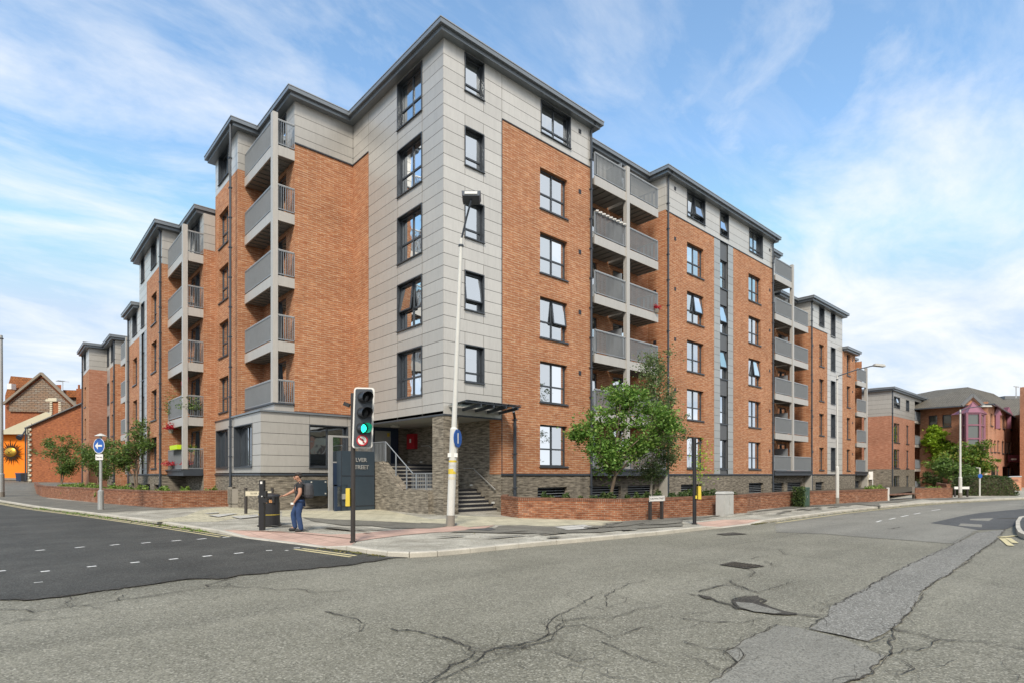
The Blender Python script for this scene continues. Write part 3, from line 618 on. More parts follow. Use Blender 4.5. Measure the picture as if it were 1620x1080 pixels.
# --- dark band on top of the plinth
def band(o, base, a0, a1, z=ZP-.06, h=.09, d=.05):
    b_ = MB(); fbox(b_, o, base, a0, a1, z, z+h, -d, .0); b_.build('flashing', MATS['reveal_dark'], B)
for q in (('-v', 18.5, 16.0, 21.95), ('-v', 18.5, 28.6, 42.7), ('-v', 18.5, 49.85, 60.7), ('-v', 26.1, 8.5, 11.75), ('-u', 8.55, 26.1, 30.4), ('-u', 8.85, 30.4, 34.4), ('-u', 7.02, 38.4, 49.8), ('-u', 7.2, 58.1, 63.05), ('-u', 8.26, 34.4, 38.4)): band(*q)
for q in (('-v', 18.5, 16.05, 21.95, 16.96, 17.0, -.03, 0), ('-v', 18.5, 28.6, 42.7, 16.91, 16.95, -.03, 0), ('-v', 26.24, 10.1, 13.0, 16.94, 17.0, -.05, 0), ('-u', 13.0, 24.65, 26.19, 16.97, 17.01, -.04, 0), ('-v', 26.24, 10.1, 13.0, 4.58, 4.63, -.04, 0), ('-v', 18.5, 16.03, 16.06, ZP, 16.98, -.02, 0), ('-u', 8.85, 30.4, 34.4, 4.58, 4.64, -.04, 0), ('-v', 18.5, 49.85, 53.6, 13.93, 13.97, -.03, 0)): b_ = MB(); fbox(b_, *q); b_.build('flashing', MATS['reveal_dark'], B)
# --- balconies
FL = [2.0+2.95*k-.35 for k in range(6)]           # top of the edge fascia: 16.6 at the top floor
FL = [16.6-2.95*(5-k) for k in range(6)]
for k in range(1, 6):
    balcony(B, '-v', 18.35, 22.05, 24.62, FL[k], 1.4, (False, False)); balcony(B, '-v', 18.35, 24.88, 27.6, FL[k], 1.4, (False, True))
    balcony(B, '-v', 18.35, 42.85, 45.8, FL[k], 1.4, (False, False))
    if k < 5: balcony(B, '-v', 18.35, 46.1, 49.0, FL[k], 1.4, (False, True))
    if k < 4: balcony(B, '-v', 18.35, 60.85, 63.45, FL[k], 1.4, (False, False))
    balcony(B, '-u', 9.15, 26.24, 30.35, FL[k], .95, (True, False)) if k > 1 else None
    if k < 5: balcony(B, '-u', 7.3, 34.45, 38.35, FL[k], .96, (True, False))
    if k < 4: balcony(B, '-u', 7.1, 51.65, 54.4, FL[k], 1.4, (True, False))
def lowbal(o, base, a0, a1, dep, z=2.0, sides=(False, False)):
    f = MB(); fbox(f, o, base, a0, a1, z-.36, z-.08, -.02, dep); fbox(f, o, base, a0, a1, z-.08, z, -.12, dep); fo = f.build('terrace_edge', MATS['reveal_dark'], B)
    P = lambda a, d: fp(o, base, a, 0, d)[:2]
    railing(fo, ([P(a0+.03, dep)] if sides[0] else [])+[P(a0+.03, .05), P(a1-.03, .05)], z+.02, z+1.1)
lowbal('-v', 18.4, 22.0, 28.5, 1.35); lowbal('-v', 18.4, 42.8, 49.8, 1.35); lowbal('-v', 18.4, 60.8, 64.0, 1.35)
lowbal('-u', 7.3, 34.45, 38.39, .96, 2.0, (True, False))
fo = MB(); fbox(fo, '-u', 9.12, 26.22, 30.35, 4.9, 4.96, 0, .97); fo = fo.build('terrace_edge', MATS['reveal_dark'], B); railing(fo, [(10.08, 26.28), (9.18, 26.28), (9.18, 30.3)], 4.98, 6.0)
def post(o, base, a, z0, z1, w=.26, d=.3):
    m = MB(); fbox(m, o, base, a-w/2, a+w/2, z0, z1, -.03, d-.1); m.build('balcony_post', MATS['fascia_panel'], B)
post('-v', 18.33, 24.75, 2.0, 18.0); post('-v', 18.33, 45.95, 2.0, 18.0); post('-v', 18.33, 63.6, 2.0, 12.2)
post('-u', 9.14, 26.36, 4.96, 18.05, .27); post('-u', 7.29, 34.55, 2.0, 15.1, .27); post('-u', 7.09, 51.78, 1.7, 12.1, .27)
def piece(nm, mt, *q, o='-v', base=18.4): dv = MB(); fbox(dv, o, base, *q); dv.build(nm, MATS[mt], B)
for k in range(0, 6):
    z = FL[k] if k else 2.0
    piece('privacy_screen', 'rail_grey', 24.72, 24.78, z+.05, z+1.75, .35, 1.34)
    if k < 5: piece('privacy_screen', 'rail_grey', 45.92, 45.98, z+.05, z+1.75, .35, 1.34)
for a in (28.55, 49.8, 63.96): piece('terrace_pier', 'concrete', a-.06, a, 0, 1.66, -.04, .5)
for q in ((21.87, 18.42, .1, 18.8, (0,-.3)), (28.72, 18.42, .1, 18.8, (0,-.3)), (42.6, 18.42, .1, 18.8, (0,-.3)), (49.97, 18.42, .1, 15.9, (0,-.3)), (8.47, 30.3, .1, 18.8, (0,0)), (6.94, 38.52, .1, 15.9, (-.3,0)), (6.94, 49.7, .1, 13.0, (-.3,0)), (7.12, 58.22, .1, 13.0, (-.3,0)), (5.8, 67.8, .1, 13.0, (-.3,0))):
    pipe(B, q[0], q[1], q[2], q[3], .055, q[4])
vt = [(21.1, 18.5, 18.57-2.95*k) for k in range(6)]+[(29.55, 18.5, 18.6-2.95*k) for k in range(6)]+[(42.2, 18.5, 18.3-2.95*k) for k in range(6)]+[(50.35, 18.5, 15.5-2.95*k) for k in range(5)]+[(60.0, 18.5, 12.6-2.95*k) for k in range(4)]
for x, y, z in vt: m = MB(); m.box(x-.09, x+.09, y-.02, y-.001, z-.2, z); m.build('air_vent', MATS['louvre'], B)
for y, z in [(19.25, 15.8-2.95*k+2.6) for k in range(6)]: m = MB(); m.box(28.58, 28.599, y-.1, y+.1, z-.2, z); m.build('air_vent', MATS['louvre'], B)
# --- undercroft entrance
e = MB(); e.box(13.0, 13.72, 18.5, 19.28, 0, 4.1); e.build('pillar', MATS['brick_grey'], B)
e = MB(); e.box(13.0, 22, 18.52, 26.23, 4.1, 4.22); e.build('entrance_ceiling', MATS['soffit'], B)
e = MB(); e.box(12.97, 16.05, 18.47, 18.515, 4.04, 4.1); e.box(12.97, 13.015, 18.515, 26.0, 4.04, 4.1); e.build('soffit_trim', MATS['reveal_dark'], B)
e = MB(); e.box(16.0, 16.049, 18.505, 19.27, ZP, 4.1); e.build('wall', MATS['brick_orange'], B)
e = MB(); e.box(16.0, 16.3, 19.27, 26.3, 0, 4.1); e.box(16.0, 16.049, 18.505, 19.27, 0, ZP-.003); e.box(12.9, 16.0, 26.0, 26.23, 0, 4.1); e.build('wall', MATS['brick_grey'], B)
e = MB(); e.box(14.0, 14.92, 25.93, 25.999, 2.12, 3.92); dr = e.build('entrance_door', MATS['door_grey'], B)
e = MB(); e.box(14.92, 15.35, 25.9, 25.999, 2.12, 4.1); e.box(13.2, 14.92, 25.9, 25.999, 3.93, 4.1); e.box(13.93, 14.0, 25.9, 25.999, 2.12, 3.93); e.build('door_frame', MATS['gate_blue'], B)
e = MB(); e.box(14.72, 14.86, 25.915, 25.929, 3.65, 3.83); e.build('door_notice', MATS['yellow'], dr)
st = MB()
for i in range(6): st.box(13.72, 15.98, 18.75+.28*i, 20.45, .1+.16*i, .1+.16*(i+1)-.012)
for i in range(7): st.box(13.22, 15.98, 21.5+.3*i, 23.6, 1.05+.165*i, 1.05+.165*(i+1)-.012)
st.box(13.22, 15.98, 20.45, 21.5, .1, 1.05); st.box(13.22, 15.98, 21.5, 26.0, .1, 1.05); st.box(13.22, 15.98, 23.6, 26.0, 1.05, 2.2); sto = st.build('stairs', MATS['concrete'], B)
nz = MB()
for i in range(6): nz.box(13.73, 15.97, 18.73+.28*i, 18.80+.28*i, .1+.16*(i+1)-.010, .1+.16*(i+1)+.004); nz.box(13.73, 15.97, 18.738+.28*i, 18.749+.28*i, .1+.16*i+.07, .1+.16*(i+1)-.02)
for i in range(7): nz.box(13.23, 15.97, 21.48+.3*i, 21.55+.3*i, 1.05+.165*(i+1)-.010, 1.05+.165*(i+1)+.004); nz.box(13.23, 15.97, 21.488+.3*i, 21.499+.3*i, 1.05+.165*i+.06, 1.05+.165*(i+1)-.02)
nz.build('stair_nosing', MATS['louvre'], sto)
pw = MB(); prof = [(19.28, 0), (26.0, 0), (26.0, 2.26), (23.3, 2.26), (21.45, 1.03), (19.28, 1.03)]
pw.plate([(13.0, y, z) for y, z in prof], -.2); pw.build('stair_wall', MATS['brick_grey'], B)
cp = MB()
for (p, q) in (((26.0,2.26),(23.28,2.26)), ((23.3,2.27),(21.45,1.04)), ((21.47,1.03),(19.28,1.03))): cp.bar((13.1, p[0], p[1]+.02), (13.1, q[0], q[1]+.02), .26, .05)
cp.build('stair_coping', MATS['brick_grey'], B)
rl = MB()
rl.tube([(13.1, 26, 3.2), (13.1, 23.2, 3.2), (13.1, 20.9, 1.75), (13.1, 19.35, 1.75)], .025, 6)
y = 25.9
while y > 19.4:
    zt = 3.2 if y > 23.2 else max(1.75, 3.2-(23.2-y)*.63); zb = 2.3 if y > 23.3 else max(1.07, 2.3-(23.3-y)*.665)
    if y > 23.2 or y < 21: rl.bar((13.1, y, zb), (13.1, y, zt), .02, .02)
    y -= .13
for y, zb, zt in ((23.2, 2.3, 3.2), (22.3, 1.62, 2.63), (21.4, 1.05, 2.06), (20.6, 1.05, 1.75), (19.9, 1.05, 1.75)): rl.bar((13.1, y, zb), (13.1, y, zt), .055, .04)
rl.build('stair_railing', MATS['rail_grey'], B)
hr = MB(); hr.tube([(15.9, 21.0, 1.98), (15.9, 20.3, 1.98), (15.9, 18.75, 1.05)], .022, 6); hr.tube([(15.9, 24.6, 3.15), (15.9, 23.9, 3.15), (15.9, 21.6, 1.95)], .022, 6); hr.build('handrail', MATS['rail_light'], B)
for y, z in ((19.0, .48), (20.55, 1.22), (24.72, 2.34), (25.9, 2.36)): sc_ = MB(); sc_.box(15.96, 15.999, y-.09, y+.09, z-.04, z+.04); sc_.build('step_light', MATS['lamp_white'], B)
for (x, y) in ((14.6, 21.0), (14.4, 24.6)): e = MB(); e.tube([(x, y, 4.02), (x, y, 4.1)], .22, 16); e.build('ceiling_light', MATS['lamp_white'], B)
# entrance canopy
cn = MB()
for u in (13.95, 14.6, 15.25, 15.9): cn.bar((u, 18.5, 4.33), (u, 17.3, 4.43), .06, .12)
cn.bar((13.2, 17.32, 4.49), (16.05, 17.32, 4.49), .05, .05); cno = cn.build('canopy', MATS['pipe_dark'], B)
cg = MB(); cg.plate([(13.2, 18.46, 4.46), (16.05, 18.46, 4.46), (16.05, 17.25, 4.56), (13.2, 17.25, 4.56)], .02); cg.build('canopy_glass', MATS['glass_clear'], cno)
pipe(B, 16.62, 18.3, .1, 4.15, .07, (-.35, -.3))
# ---------------------------------------------------------------- separate four storey block further along
K = thing('apartment_block', 'four storey brick and grey panel block behind the brown gate', 'apartment block', (73, 18.5, 0))
kw = []
for z0, z1 in ((9.2, 10.33), (5.25, 7.42), (2.4, 4.52), (-.1, 1.56)):
    top = z1 > 10
    kw += [(73.25, 75.5, z0, z1, 'wo' if top else 'w'), (78.05, 79.25, z0, z1, 'n')]
wall(K, '-v', 18.5, [('cladding_warm', 72.4, 81.8, 8.15, 10.95), ('brick_red_far', 72.4, 81.8, 2.3, 8.15), ('brick_grey', 72.4, 81.8, -.6, 2.3)], kw, rv=.12)
wall(K, '-v', 18.5, [('cladding_warm', 81.8, 86.3, 10.55, 10.95), ('brick_red_far', 86.0, 86.3, 2.3, 8.15), ('cladding_warm', 86.0, 86.3, 8.15, 10.55), ('brick_grey', 86.0, 86.3, -.6, 2.3)])
wall(K, '-u', 72.4, [('cladding_warm', 18.5, 32, 8.15, 10.95), ('brick_red_far', 18.5, 32, 2.3, 8.15), ('brick_grey', 18.5, 32, -.6, 2.3)])
wall(K, '-v', 20.2, [('cladding_warm', 81.8, 86, 8.15, 10.95), ('brick_red_far', 81.8, 86, 2.3, 8.15), ('brick_grey', 81.8, 86, -.6, 2.3)], [(82.2, 83.8, z, z+2.1, 'doorw') for z in (8.3, 5.4, 2.5)], rv=.1)
e = MB(); e.box(81.75, 81.8, 18.52, 20.2, -.6, 10.55); e.box(86.0, 86.05, 18.52, 20.2, -.6, 10.55); e.box(86.05, 86.3, 18.52, 32, -.6, 10.95); e.box(72.4, 86.3, 32, 32.2, -.6, 10.95); e.build('wall', MATS['brick_red_far'], K)
for z in (8.2, 5.3, 2.4):
    f = MB(); f.box(81.8, 84.6, 18.4, 20.2, z-.3, z); fo = f.build('balcony', MATS['fascia_panel'], K); railing(fo, [(81.85, 18.45), (84.55, 18.45)], z+.05, z+1.1)
f = MB(); f.box(81.8, 84.6, 18.4, 20.2, -.6, -.1); fo = f.build('terrace_edge', MATS['concrete'], K); railing(fo, [(81.85, 18.45), (84.55, 18.45)], -.05, .9)
roof(K, [(72.4,18.5),(86.3,18.5),(86.3,32.2),(72.4,32.2)], 11.25, .4)
pipe(K, 72.5, 18.42, 0, 10.8, .06, (0, -.25))
# ================================================================ GROUND
def sm(name, mat, polys, z, kind='structure'):
    m = MB()
    for i_, p in enumerate(polys): m.sheet(p, z+i_*.0015*(z > .05))
    return struct(m.build(name, MATS[mat], recalc=False), kind)
g = MB(); g.face([(-300,-300,-.012),(500,-300,-.012),(500,500,-.012),(-300,500,-.012)])
struct(g.build('road', MATS['asphalt_road'], recalc=False))
KB = [(-.32,50,.1),(-.02,47.25,.1),(1.43,36.9,.1),(2.89,29.4,.1),(4.01,22.9,.1),(4.67,17.85,.1),(4.87,16.04,.025),(5.33,13.9,.025),(5.56,12.75,.025),(5.78,12.0,.1),(5.86,11.2,.1),(5.98,10.55,.1),(6.25,10.12,.1),(6.8,9.9,.1),(7.6,9.82,.1),(8.98,9.75,.1),(11.24,9.49,.1),(13.74,9.2,.1),(16.31,9.1,.1),(17.2,9.02,.02),(19.1,9.0,.02),(20.15,8.98,.1),(27.3,9.1,.1),(33.2,8.9,.1),(38.6,8.6,.1),(42.4,8.0,.1),(46.7,7.1,.1),(49,6.8,.1),(54,5.5,.1),(70,.5,.1),(110,-14,.1)]
# kerb stones
kb = MB(); edge_in = []
def kpt(i, off):
    p = Vector(KB[i][:2]); a = Vector(KB[max(i-1,0)][:2]); b = Vector(KB[min(i+1,len(KB)-1)][:2]); d = (b-a).normalized(); n = Vector((-d.y, d.x)); return p+n*off
for i in range(len(KB)-1):
    p, q = Vector(KB[i][:2]), Vector(KB[i+1][:2]); hp, hq = KB[i][2], KB[i+1][2]
    L = (q-p).length; n = max(1, round(L/.91)); P1, Q1 = kpt(i, .14), kpt(i+1, .14)
    for k in range(n):
        g_ = .012/L; t0, t1 = k/n+g_, (k+1)/n-g_*.3
        a, b, c, d = p.lerp(q, t0), p.lerp(q, t1), P1.lerp(Q1, t1), P1.lerp(Q1, t0); h0, h1 = hp+(hq-hp)*t0, hp+(hq-hp)*t1
        n0 = len(kb.v); a2, b2 = a+(d-a)*.16, b+(c-b)*.16
        kb.v += [(*a,-.01),(*b,-.01),(*c,-.01),(*d,-.01),(*a,h0-.02),(*b,h1-.02),(*a2,h0),(*b2,h1),(*c,h1),(*d,h0)]
        for f in ((0,1,5,4),(4,5,7,6),(6,7,8,9),(1,2,8,7),(1,7,5),(0,6,9,3),(0,4,6)): kb.f.append(tuple(n0+x for x in f)); kb.m.append(0)
struct(kb.build('kerb', MATS['kerb_stone']))
inner = []
for i in range(len(KB)):
    p = kpt(i, .14); low = KB[i][2] < .05
    inner.append(tuple(kpt(i, 1.0)) if low else tuple(p))
pv = inner+[(200, -14), (200, 50), (20, 50)]
sm('pavement', 'pavement_base', [pv], .1)
rp = MB()
for i in range(len(KB)-1):
    if KB[i][2] < .05 or KB[i+1][2] < .05:
        a, b = kpt(i, .14), kpt(i+1, .14); rp.face([(*a, KB[i][2]), (*b, KB[i+1][2]), (*inner[i+1], .1), (*inner[i], .1)])
struct(rp.build('pavement_ramp', MATS['paving_pink'], recalc=False))
# side street climbs gently behind the building
def zr(y): return max(0, (y-50)*.0135)
rm = MB(); rm.face([(-.3+.14,50,.1),(20,50,.1),(20,130,.1+zr(130)),(-2.4,130,.1+zr(130))]); struct(rm.build('pavement', MATS['path_dark'], recalc=False))
rm = MB(); rm.face([(-60,50,0),(-.3,50,0),(-2.5,130,zr(130)),(-60,130,zr(130))]); struct(rm.build('side_road', MATS['asphalt_new'], recalc=False))
rm = MB(); rm.prism([(-.34,50),(-.2,50),(-2.4,130),(-2.54,130)], lambda p: zr(p[1])-.05, lambda p: zr(p[1])+.1); struct(rm.build('kerb', MATS['kerb_stone']))
def PX(l, z=0.0, o=(0,0), s=1.0): return [gp(o[0]+x/s, o[1]+y/s, z)[:2] for x, y in l]
A, Bo, Cc, D, E_ = (0,760), (340,760), (680,760), (1040,740), (1320,740)
rr = random.Random(3)
def rough(pts, amp=.05, step=.35):
    out = []
    for i in range(len(pts)):
        p, q = Vector(pts[i][:2]), Vector(pts[(i+1) % len(pts)][:2]); L = (q-p).length; n = max(1, int(L/step))
        for k in range(n):
            t = k/n; r = p.lerp(q, t)
            out.append((r.x+(rr.uniform(-amp, amp) if k else 0), r.y+(rr.uniform(-amp, amp) if k else 0)))
    return out
# new black surfacing in the mouth of the side street
nb = [gp(0,948)[:2], gp(60,947)[:2], gp(180,931)[:2], gp(300,915)[:2], gp(358,914)[:2], gp(375,909)[:2], gp(480,900)[:2], gp(560,892)[:2], gp(618,882)[:2]]
nb = [p_ for p_ in rough(nb[:-1]+[gp(590,887)[:2]], .045, .12)]; kk_ = max(range(len(nb)), key=lambda i: nb[i][0]-nb[i][1]*.2); nb = nb[:kk_+1]+[gp(618,882)[:2]]
kin = [tuple(kpt(i, .01)) for i in range(12, 0, -1)]
sm('side_road', 'asphalt_new', [nb+[p for p in kin]+[(-.3, 50), (-40, 50), (-40, 13), gp(-400, 952)[:2]]], .0)
# ---- pavement finishes
zt = .104
sm('paving', 'paving_pink', [PX([(500,331),(560,330),(740,345),(860,343),(1000,330),(1200,313),(1560,289),(1640,300),(1600,320),(1400,332),(1200,350),(1000,375),(905,390)], .1, Bo, 4.05)+[inner[9], inner[8], inner[7], inner[6], inner[5]], PX([(1640-1362,300-3),(420,286),(330,312),(200,322),(60,332)], .1, Cc, 4.05)], zt+.009)
sm('paving', 'paving_buff', [PX([(0,172),(200,162),(300,190),(290,216),(0,262),(-60,262),(-400,262),(-300,240),(-200,228),(-100,190)], .1, Bo, 4.05),
   PX([(430,190),(720,190),(1050,180),(1380,245),(1560,240),(1600,262),(1470,278),(1000,256),(720,245),(560,232),(430,228)], .1, Bo, 4.05), PX([(180,222),(560,235),(1240,258),(1100,286),(900,283),(760,292),(420,282),(180,300),(170,262)], .1, Cc, 4.05)], zt)
sm('paving', 'path_dark', [rough(PX([(560,236),(720,247),(1470,280),(1480,295),(1380,308),(1130,305),(1010,290),(820,288),(640,262)], .1, Bo, 4.05), .03),
   rough(PX([(-60,270),(180,280),(100,296),(-60,292)], .1, Cc, 4.05), .03), rough(PX([(440,292),(600,286),(820,298),(860,318),(1080,312),(1120,288),(1240,262),(1620,236),(1620,292),(1300,312),(1100,332),(800,338),(560,340),(330,335),(120,330),(240,318),(400,312)], .1, Cc, 4.05), .04),
   rough(PX([(0,432),(430,412),(770,380),(1100,330),(1450,312),(1620,302),(1620,315),(1300,330),(1150,345),(900,368),(640,392),(430,425),(200,442),(0,455)], .1, D, 5.4), .04),
   PX([(0,290),(280,292),(460,280),(640,262),(760,262),(560,292),(380,300),(400,330),(200,310),(0,330)], .1, E_, 5.4), [(44.5,9.9),(50,8.4),(50,7.6),(47,7.9),(44,8.6)]], zt+.014)
lp = [tuple(kpt(i, .2)) for i in range(0, 6)]
sm('paving', 'path_dark', [lp+rough([(5.2,17.9),(6.0,18.9),(6.6,19.5),(7.0,24),(7.3,27.5),(8.4,30.5)], .1, .4)[:-18]+[(8.4,30.5),(5.8,31.2),(4.0,40.3),(2.2,50),(.5,50)]], zt-.002)
sm('paving', 'cover_pale', [PX([(800,300),(985,285),(1085,305),(880,320)], .1, Cc, 4.05), PX([(1330,226),(1460,212),(1530,212),(1400,235)], .1, A, 4.05), PX([(100,232),(280,218),(290,232),(160,246)], .1, Bo, 4.05), PX([(1310,210),(1400,205),(1400,210),(1330,214)], .1, A, 4.05)], zt+.026)
sm('paving', 'asphalt_dark', [PX([(225,316),(400,305),(420,316),(380,324)], .1, Cc, 4.05)], zt+.026)
st_ = MB(); rb_ = random.Random(31)
for i in range(58):
    k = rb_.random(); a, b = ((Vector((7.2,11.2)), Vector((16,10.6))) if i % 2 else (Vector((18,10.4)), Vector((33,10.0)))) if i < 44 else (Vector((6.4,19)), Vector((7.5,14)))
    c = a.lerp(b, k)+Vector((rb_.gauss(0,.3), rb_.gauss(0,.45))); d = (b-a).normalized(); n_ = Vector((-d.y, d.x)); L_ = rb_.uniform(.15,.9); W_ = rb_.uniform(.04,.16)
    st_.sheet([tuple(c+d*(L_*math.cos(q*.52))*rb_.uniform(.6,1.1)+n_*(W_*math.sin(q*.52))*rb_.uniform(.6,1.2)) for q in range(12)], .136+i*.0002)
struct(st_.build('pavement_stain', MATS['path_dark'], recalc=False))
# soil beds behind the garden walls
sm('planting_bed', 'soil', [[(14.4,15.4),(16.2,12.3),(23.5,11.6),(26,12.6),(34.9,11.3),(40.6,10.8),(72,14),(72,18.5),(16,18.5),(15.9,17.5)], [(2.5,52),(4.2,40.4),(5.9,31.6),(8.6,31.1),(8.9,34),(8.3,38),(7.1,45),(7.1,60),(6,68),(3.6,68)]], .42)
# ---- road repairs and markings
O8 = (1080,780)
zq = .0
sm('road_patch', 'asphalt_grey', [rough(PX([(-60,560),(300,590),(1020,640),(1220,525),(1470,518),(1400,490),(1620,380),(1900,330),(1900,268),(1330,282),(950,305),(600,335),(200,372),(-60,395),(-500,470),(-500,545)], 0, E_, 5.4), .05)], -.006)
sm('road_patch', 'asphalt_dark', [PX([(820,466),(1080,408),(1240,380),(1620,345),(1900,335),(1900,480),(1560,480),(1470,518),(1220,525),(1060,495)], 0, E_, 5.4)], -.002)
sm('road_patch', 'asphalt_grey', [PX([(1080,470),(1260,480),(1260,504),(1060,490)], 0, E_, 5.4), PX([(1160,432),(1360,425),(1320,450),(1160,442)], 0, E_, 5.4)], .002)
sm('road_patch', 'asphalt_patch', [rough(PX([(710,530),(835,465),(950,405),(1060,345),(1180,285),(1290,240),(1400,185),(1530,170),(1500,210),(1420,262),(1260,385),(1175,430),(1130,470),(1085,548),(1000,635),(880,700),(600,640),(690,575)], 0, O8, 3), .02, .2)], .001)
sm('road_patch', 'asphalt_grey', [rough(PX([(450,622),(560,635),(740,680),(960,770),(870,868),(720,905),(640,960),(-60,960),(120,900),(200,850),(262,800),(205,745),(300,690)], 0, O8, 3), .015, .15)], -.003)
def ribbon(mb, pts, w0, w1=None, jit=.02, z=.003, step=.09, seed=1):
    r = random.Random(seed); P = []
    for p, q in zip(pts, pts[1:]):
        p, q = Vector(p[:2]), Vector(q[:2]); n = max(1, int((q-p).length/step))
        for k in range(n):
            c = p.lerp(q, k/n); P.append(c+Vector((r.uniform(-jit, jit), r.uniform(-jit, jit))))
    P.append(Vector(pts[-1][:2])); n = len(P); prev = None
    for i, p in enumerate(P):
        d = (P[min(i+1,n-1)]-P[max(i-1,0)]); d = d.normalized() if d.length > 1e-6 else Vector((1,0)); nn = Vector((-d.y, d.x))
        w = (w0+((w1 if w1 is not None else w0)-w0)*i/(n-1))*r.uniform(.35, 1.5)/2
        cur = ((*(p+nn*w), z), (*(p-nn*w), z))
        if prev: mb.face([prev[0], cur[0], cur[1], prev[1]])
        prev = cur
CR = MB()
O7 = (500,880); O6 = (0,880); sd_ = 0
for o, s, w, pts in [
  (O7,3,.03,[(440,345),(575,375),(690,412),(760,448),(800,450),(850,430),(960,415),(1040,392),(1090,375),(1100,345),(1100,310),(1160,270),(1240,235),(1300,195),(1340,185)]),
  (O7,3,.03,[(350,345),(440,345)]),(O7,3,.025,[(760,448),(740,475),(680,495),(600,545),(555,575),(490,605)]),(O7,3,.02,[(800,450),(770,490),(690,530),(620,565),(540,610)]),
  (O7,3,.02,[(600,380),(680,405),(740,430),(800,445)]),(O7,3,.018,[(850,465),(920,450),(985,435),(1000,415)]),(O7,3,.018,[(820,430),(900,428),(985,430),(1080,400),(1135,385)]),
  (O7,3,.02,[(1100,375),(1140,360),(1160,330),(1240,325),(1280,322),(1330,340),(1400,380),(1480,360),(1540,335),(1620,340)]),(O7,3,.018,[(1140,345),(1170,300),(1280,290),(1400,290),(1480,262),(1540,245),(1640,230)]),
  (O7,3,.022,[(1370,185),(1415,160),(1490,125),(1560,110)]),(O7,3,.014,[(1375,190),(1385,240),(1470,210),(1480,195),(1420,180)]),(O7,3,.016,[(1140,295),(1180,300),(1300,285)]),
  (O7,3,.018,[(1090,440),(1180,470),(1240,490),(1300,480),(1380,500)]),(O7,3,.016,[(1200,510),(1290,530),(1400,570),(1460,575)]),(O7,3,.016,[(1340,400),(1440,440),(1530,480),(1620,500)]),(O7,3,.014,[(960,510),(1050,560)]),
  (O7,3,.014,[(1200,470),(1260,455),(1290,480),(1240,500)]),(O7,3,.02,[(40,255),(180,292),(235,318),(215,350),(180,352)]),(O7,3,.015,[(0,170),(100,160),(165,158)]),(O7,3,.014,[(690,530),(740,520),(800,500),(870,480)]),
  (O6,3,.03,[(0,248),(110,250),(170,258),(310,236),(400,230),(560,205),(640,195),(800,170),(950,150)]),(O6,3,.035,[(975,140),(1020,120),(1085,100)]),(O6,3,.02,[(950,150),(1070,140),(1110,140),(1250,145),(1310,155)]),
  (O6,3,.02,[(330,180),(350,200),(310,215),(320,235)]),(O6,3,.018,[(500,190),(560,168),(600,160)]),(O6,3,.018,[(560,205),(580,180)]),(O6,3,.016,[(0,318),(100,298),(240,297),(390,280),(560,258),(640,250),(800,232)]),
  (O6,3,.014,[(800,225),(900,205),(1020,195),(1150,165)]),(O6,3,.02,[(1060,140),(1085,130),(1070,122)]),(O6,3,.02,[(1310,155),(1410,150),(1480,168),(1620,160)]),(O6,3,.02,[(1550,258),(1600,272),(1680,272)]),
  (O8,3,.03,[(0,590),(100,605),(230,612),(330,600),(380,590)]),(O8,3,.05,[(40,478),(130,500),(230,530),(260,548)]),(O8,3,.035,[(80,465),(150,440),(250,430),(310,455),(360,470)]),(O8,3,.05,[(240,505),(330,485),(370,500),(380,535),(470,560),(560,575),(650,585)]),
  (O8,3,.03,[(1000,640),(1040,658),(1130,668),(1220,690),(1300,695),(1430,705),(1540,722),(1620,735)]),(O8,3,.02,[(1010,650),(1080,650),(1200,680)]),(O8,3,.03,[(970,770),(1000,690),(1000,635),(1050,580),(1110,520),(1140,480),(1130,465)]),
  (O8,3,.025,[(960,770),(870,868),(720,905)]),(O8,3,.022,[(590,640),(690,575)]),(O8,3,.022,[(590,640),(740,670),(880,705),(960,680),(1000,680)]),(O8,3,.022,[(860,720),(940,775)]),(O8,3,.022,[(205,745),(262,800),(200,850),(120,905)]),(O8,3,.018,[(205,745),(300,690),(450,620)]),
  (O8,3,.018,[(225,735),(270,730),(290,780),(262,800)]),(O8,3,.022,[(970,770),(1040,750),(1060,740),(1150,735),(1230,690)]),(O8,3,.018,[(1040,790),(1100,830),(1000,860),(960,840)]),(O8,3,.016,[(0,700),(90,730),(200,740)]),(O8,3,.014,[(0,760),(100,790),(200,840)]),
  (O8,3,.03,[(710,530),(770,505),(860,460),(950,400),(1060,345),(1180,290),(1290,240),(1400,180)]),(O8,3,.03,[(1130,465),(1200,420),(1345,330),(1385,290),(1470,235),(1530,170)]),
  (O8,3,.03,[(180,335),(250,325),(330,340),(390,345)]),(O8,3,.02,[(390,320),(420,330),(420,340),(460,345)]),(O8,3,.02,[(300,352),(350,372),(320,395)]),(O8,3,.02,[(370,465),(450,440),(520,418)]),(O8,3,.02,[(250,430),(220,410),(280,455)]),
  (O8,3,.025,[(580,185),(760,198),(1000,215),(1290,238)]),(O8,3,.02,[(170,250),(240,260),(420,262),(600,272),(800,272)]),(O8,3,.02,[(450,265),(490,290),(620,300)]),(O8,3,.02,[(330,310),(350,300),(420,290)]),(O8,3,.018,[(880,315),(1000,330),(1060,335)]),(O8,3,.02,[(1320,390),(1400,405),(1480,412)]),
  (O8,3,.018,[(0,570),(140,560)]),(O8,3,.016,[(660,560),(700,530),(620,500)]),(D,5.4,.03,[(500,568),(620,560),(770,566)]),(D,5.4,.03,[(570,595),(700,600),(840,602)]),(D,5.4,.02,[(640,650),(760,632),(860,620),(1080,580),(1250,552),(1500,560)]),
  (E_,5.4,.05,[(470,518),(560,500)]),(E_,5.4,.06,[(160,395),(330,390),(500,400)]),(E_,5.4,.05,[(920,395),(1080,405)]),(E_,5.4,.05,[(0,438),(130,432)])]:
    sd_ += 1; G_ = [Vector(q_) for q_ in PX(pts, 0, o, s)]; rr2 = random.Random(900+sd_)
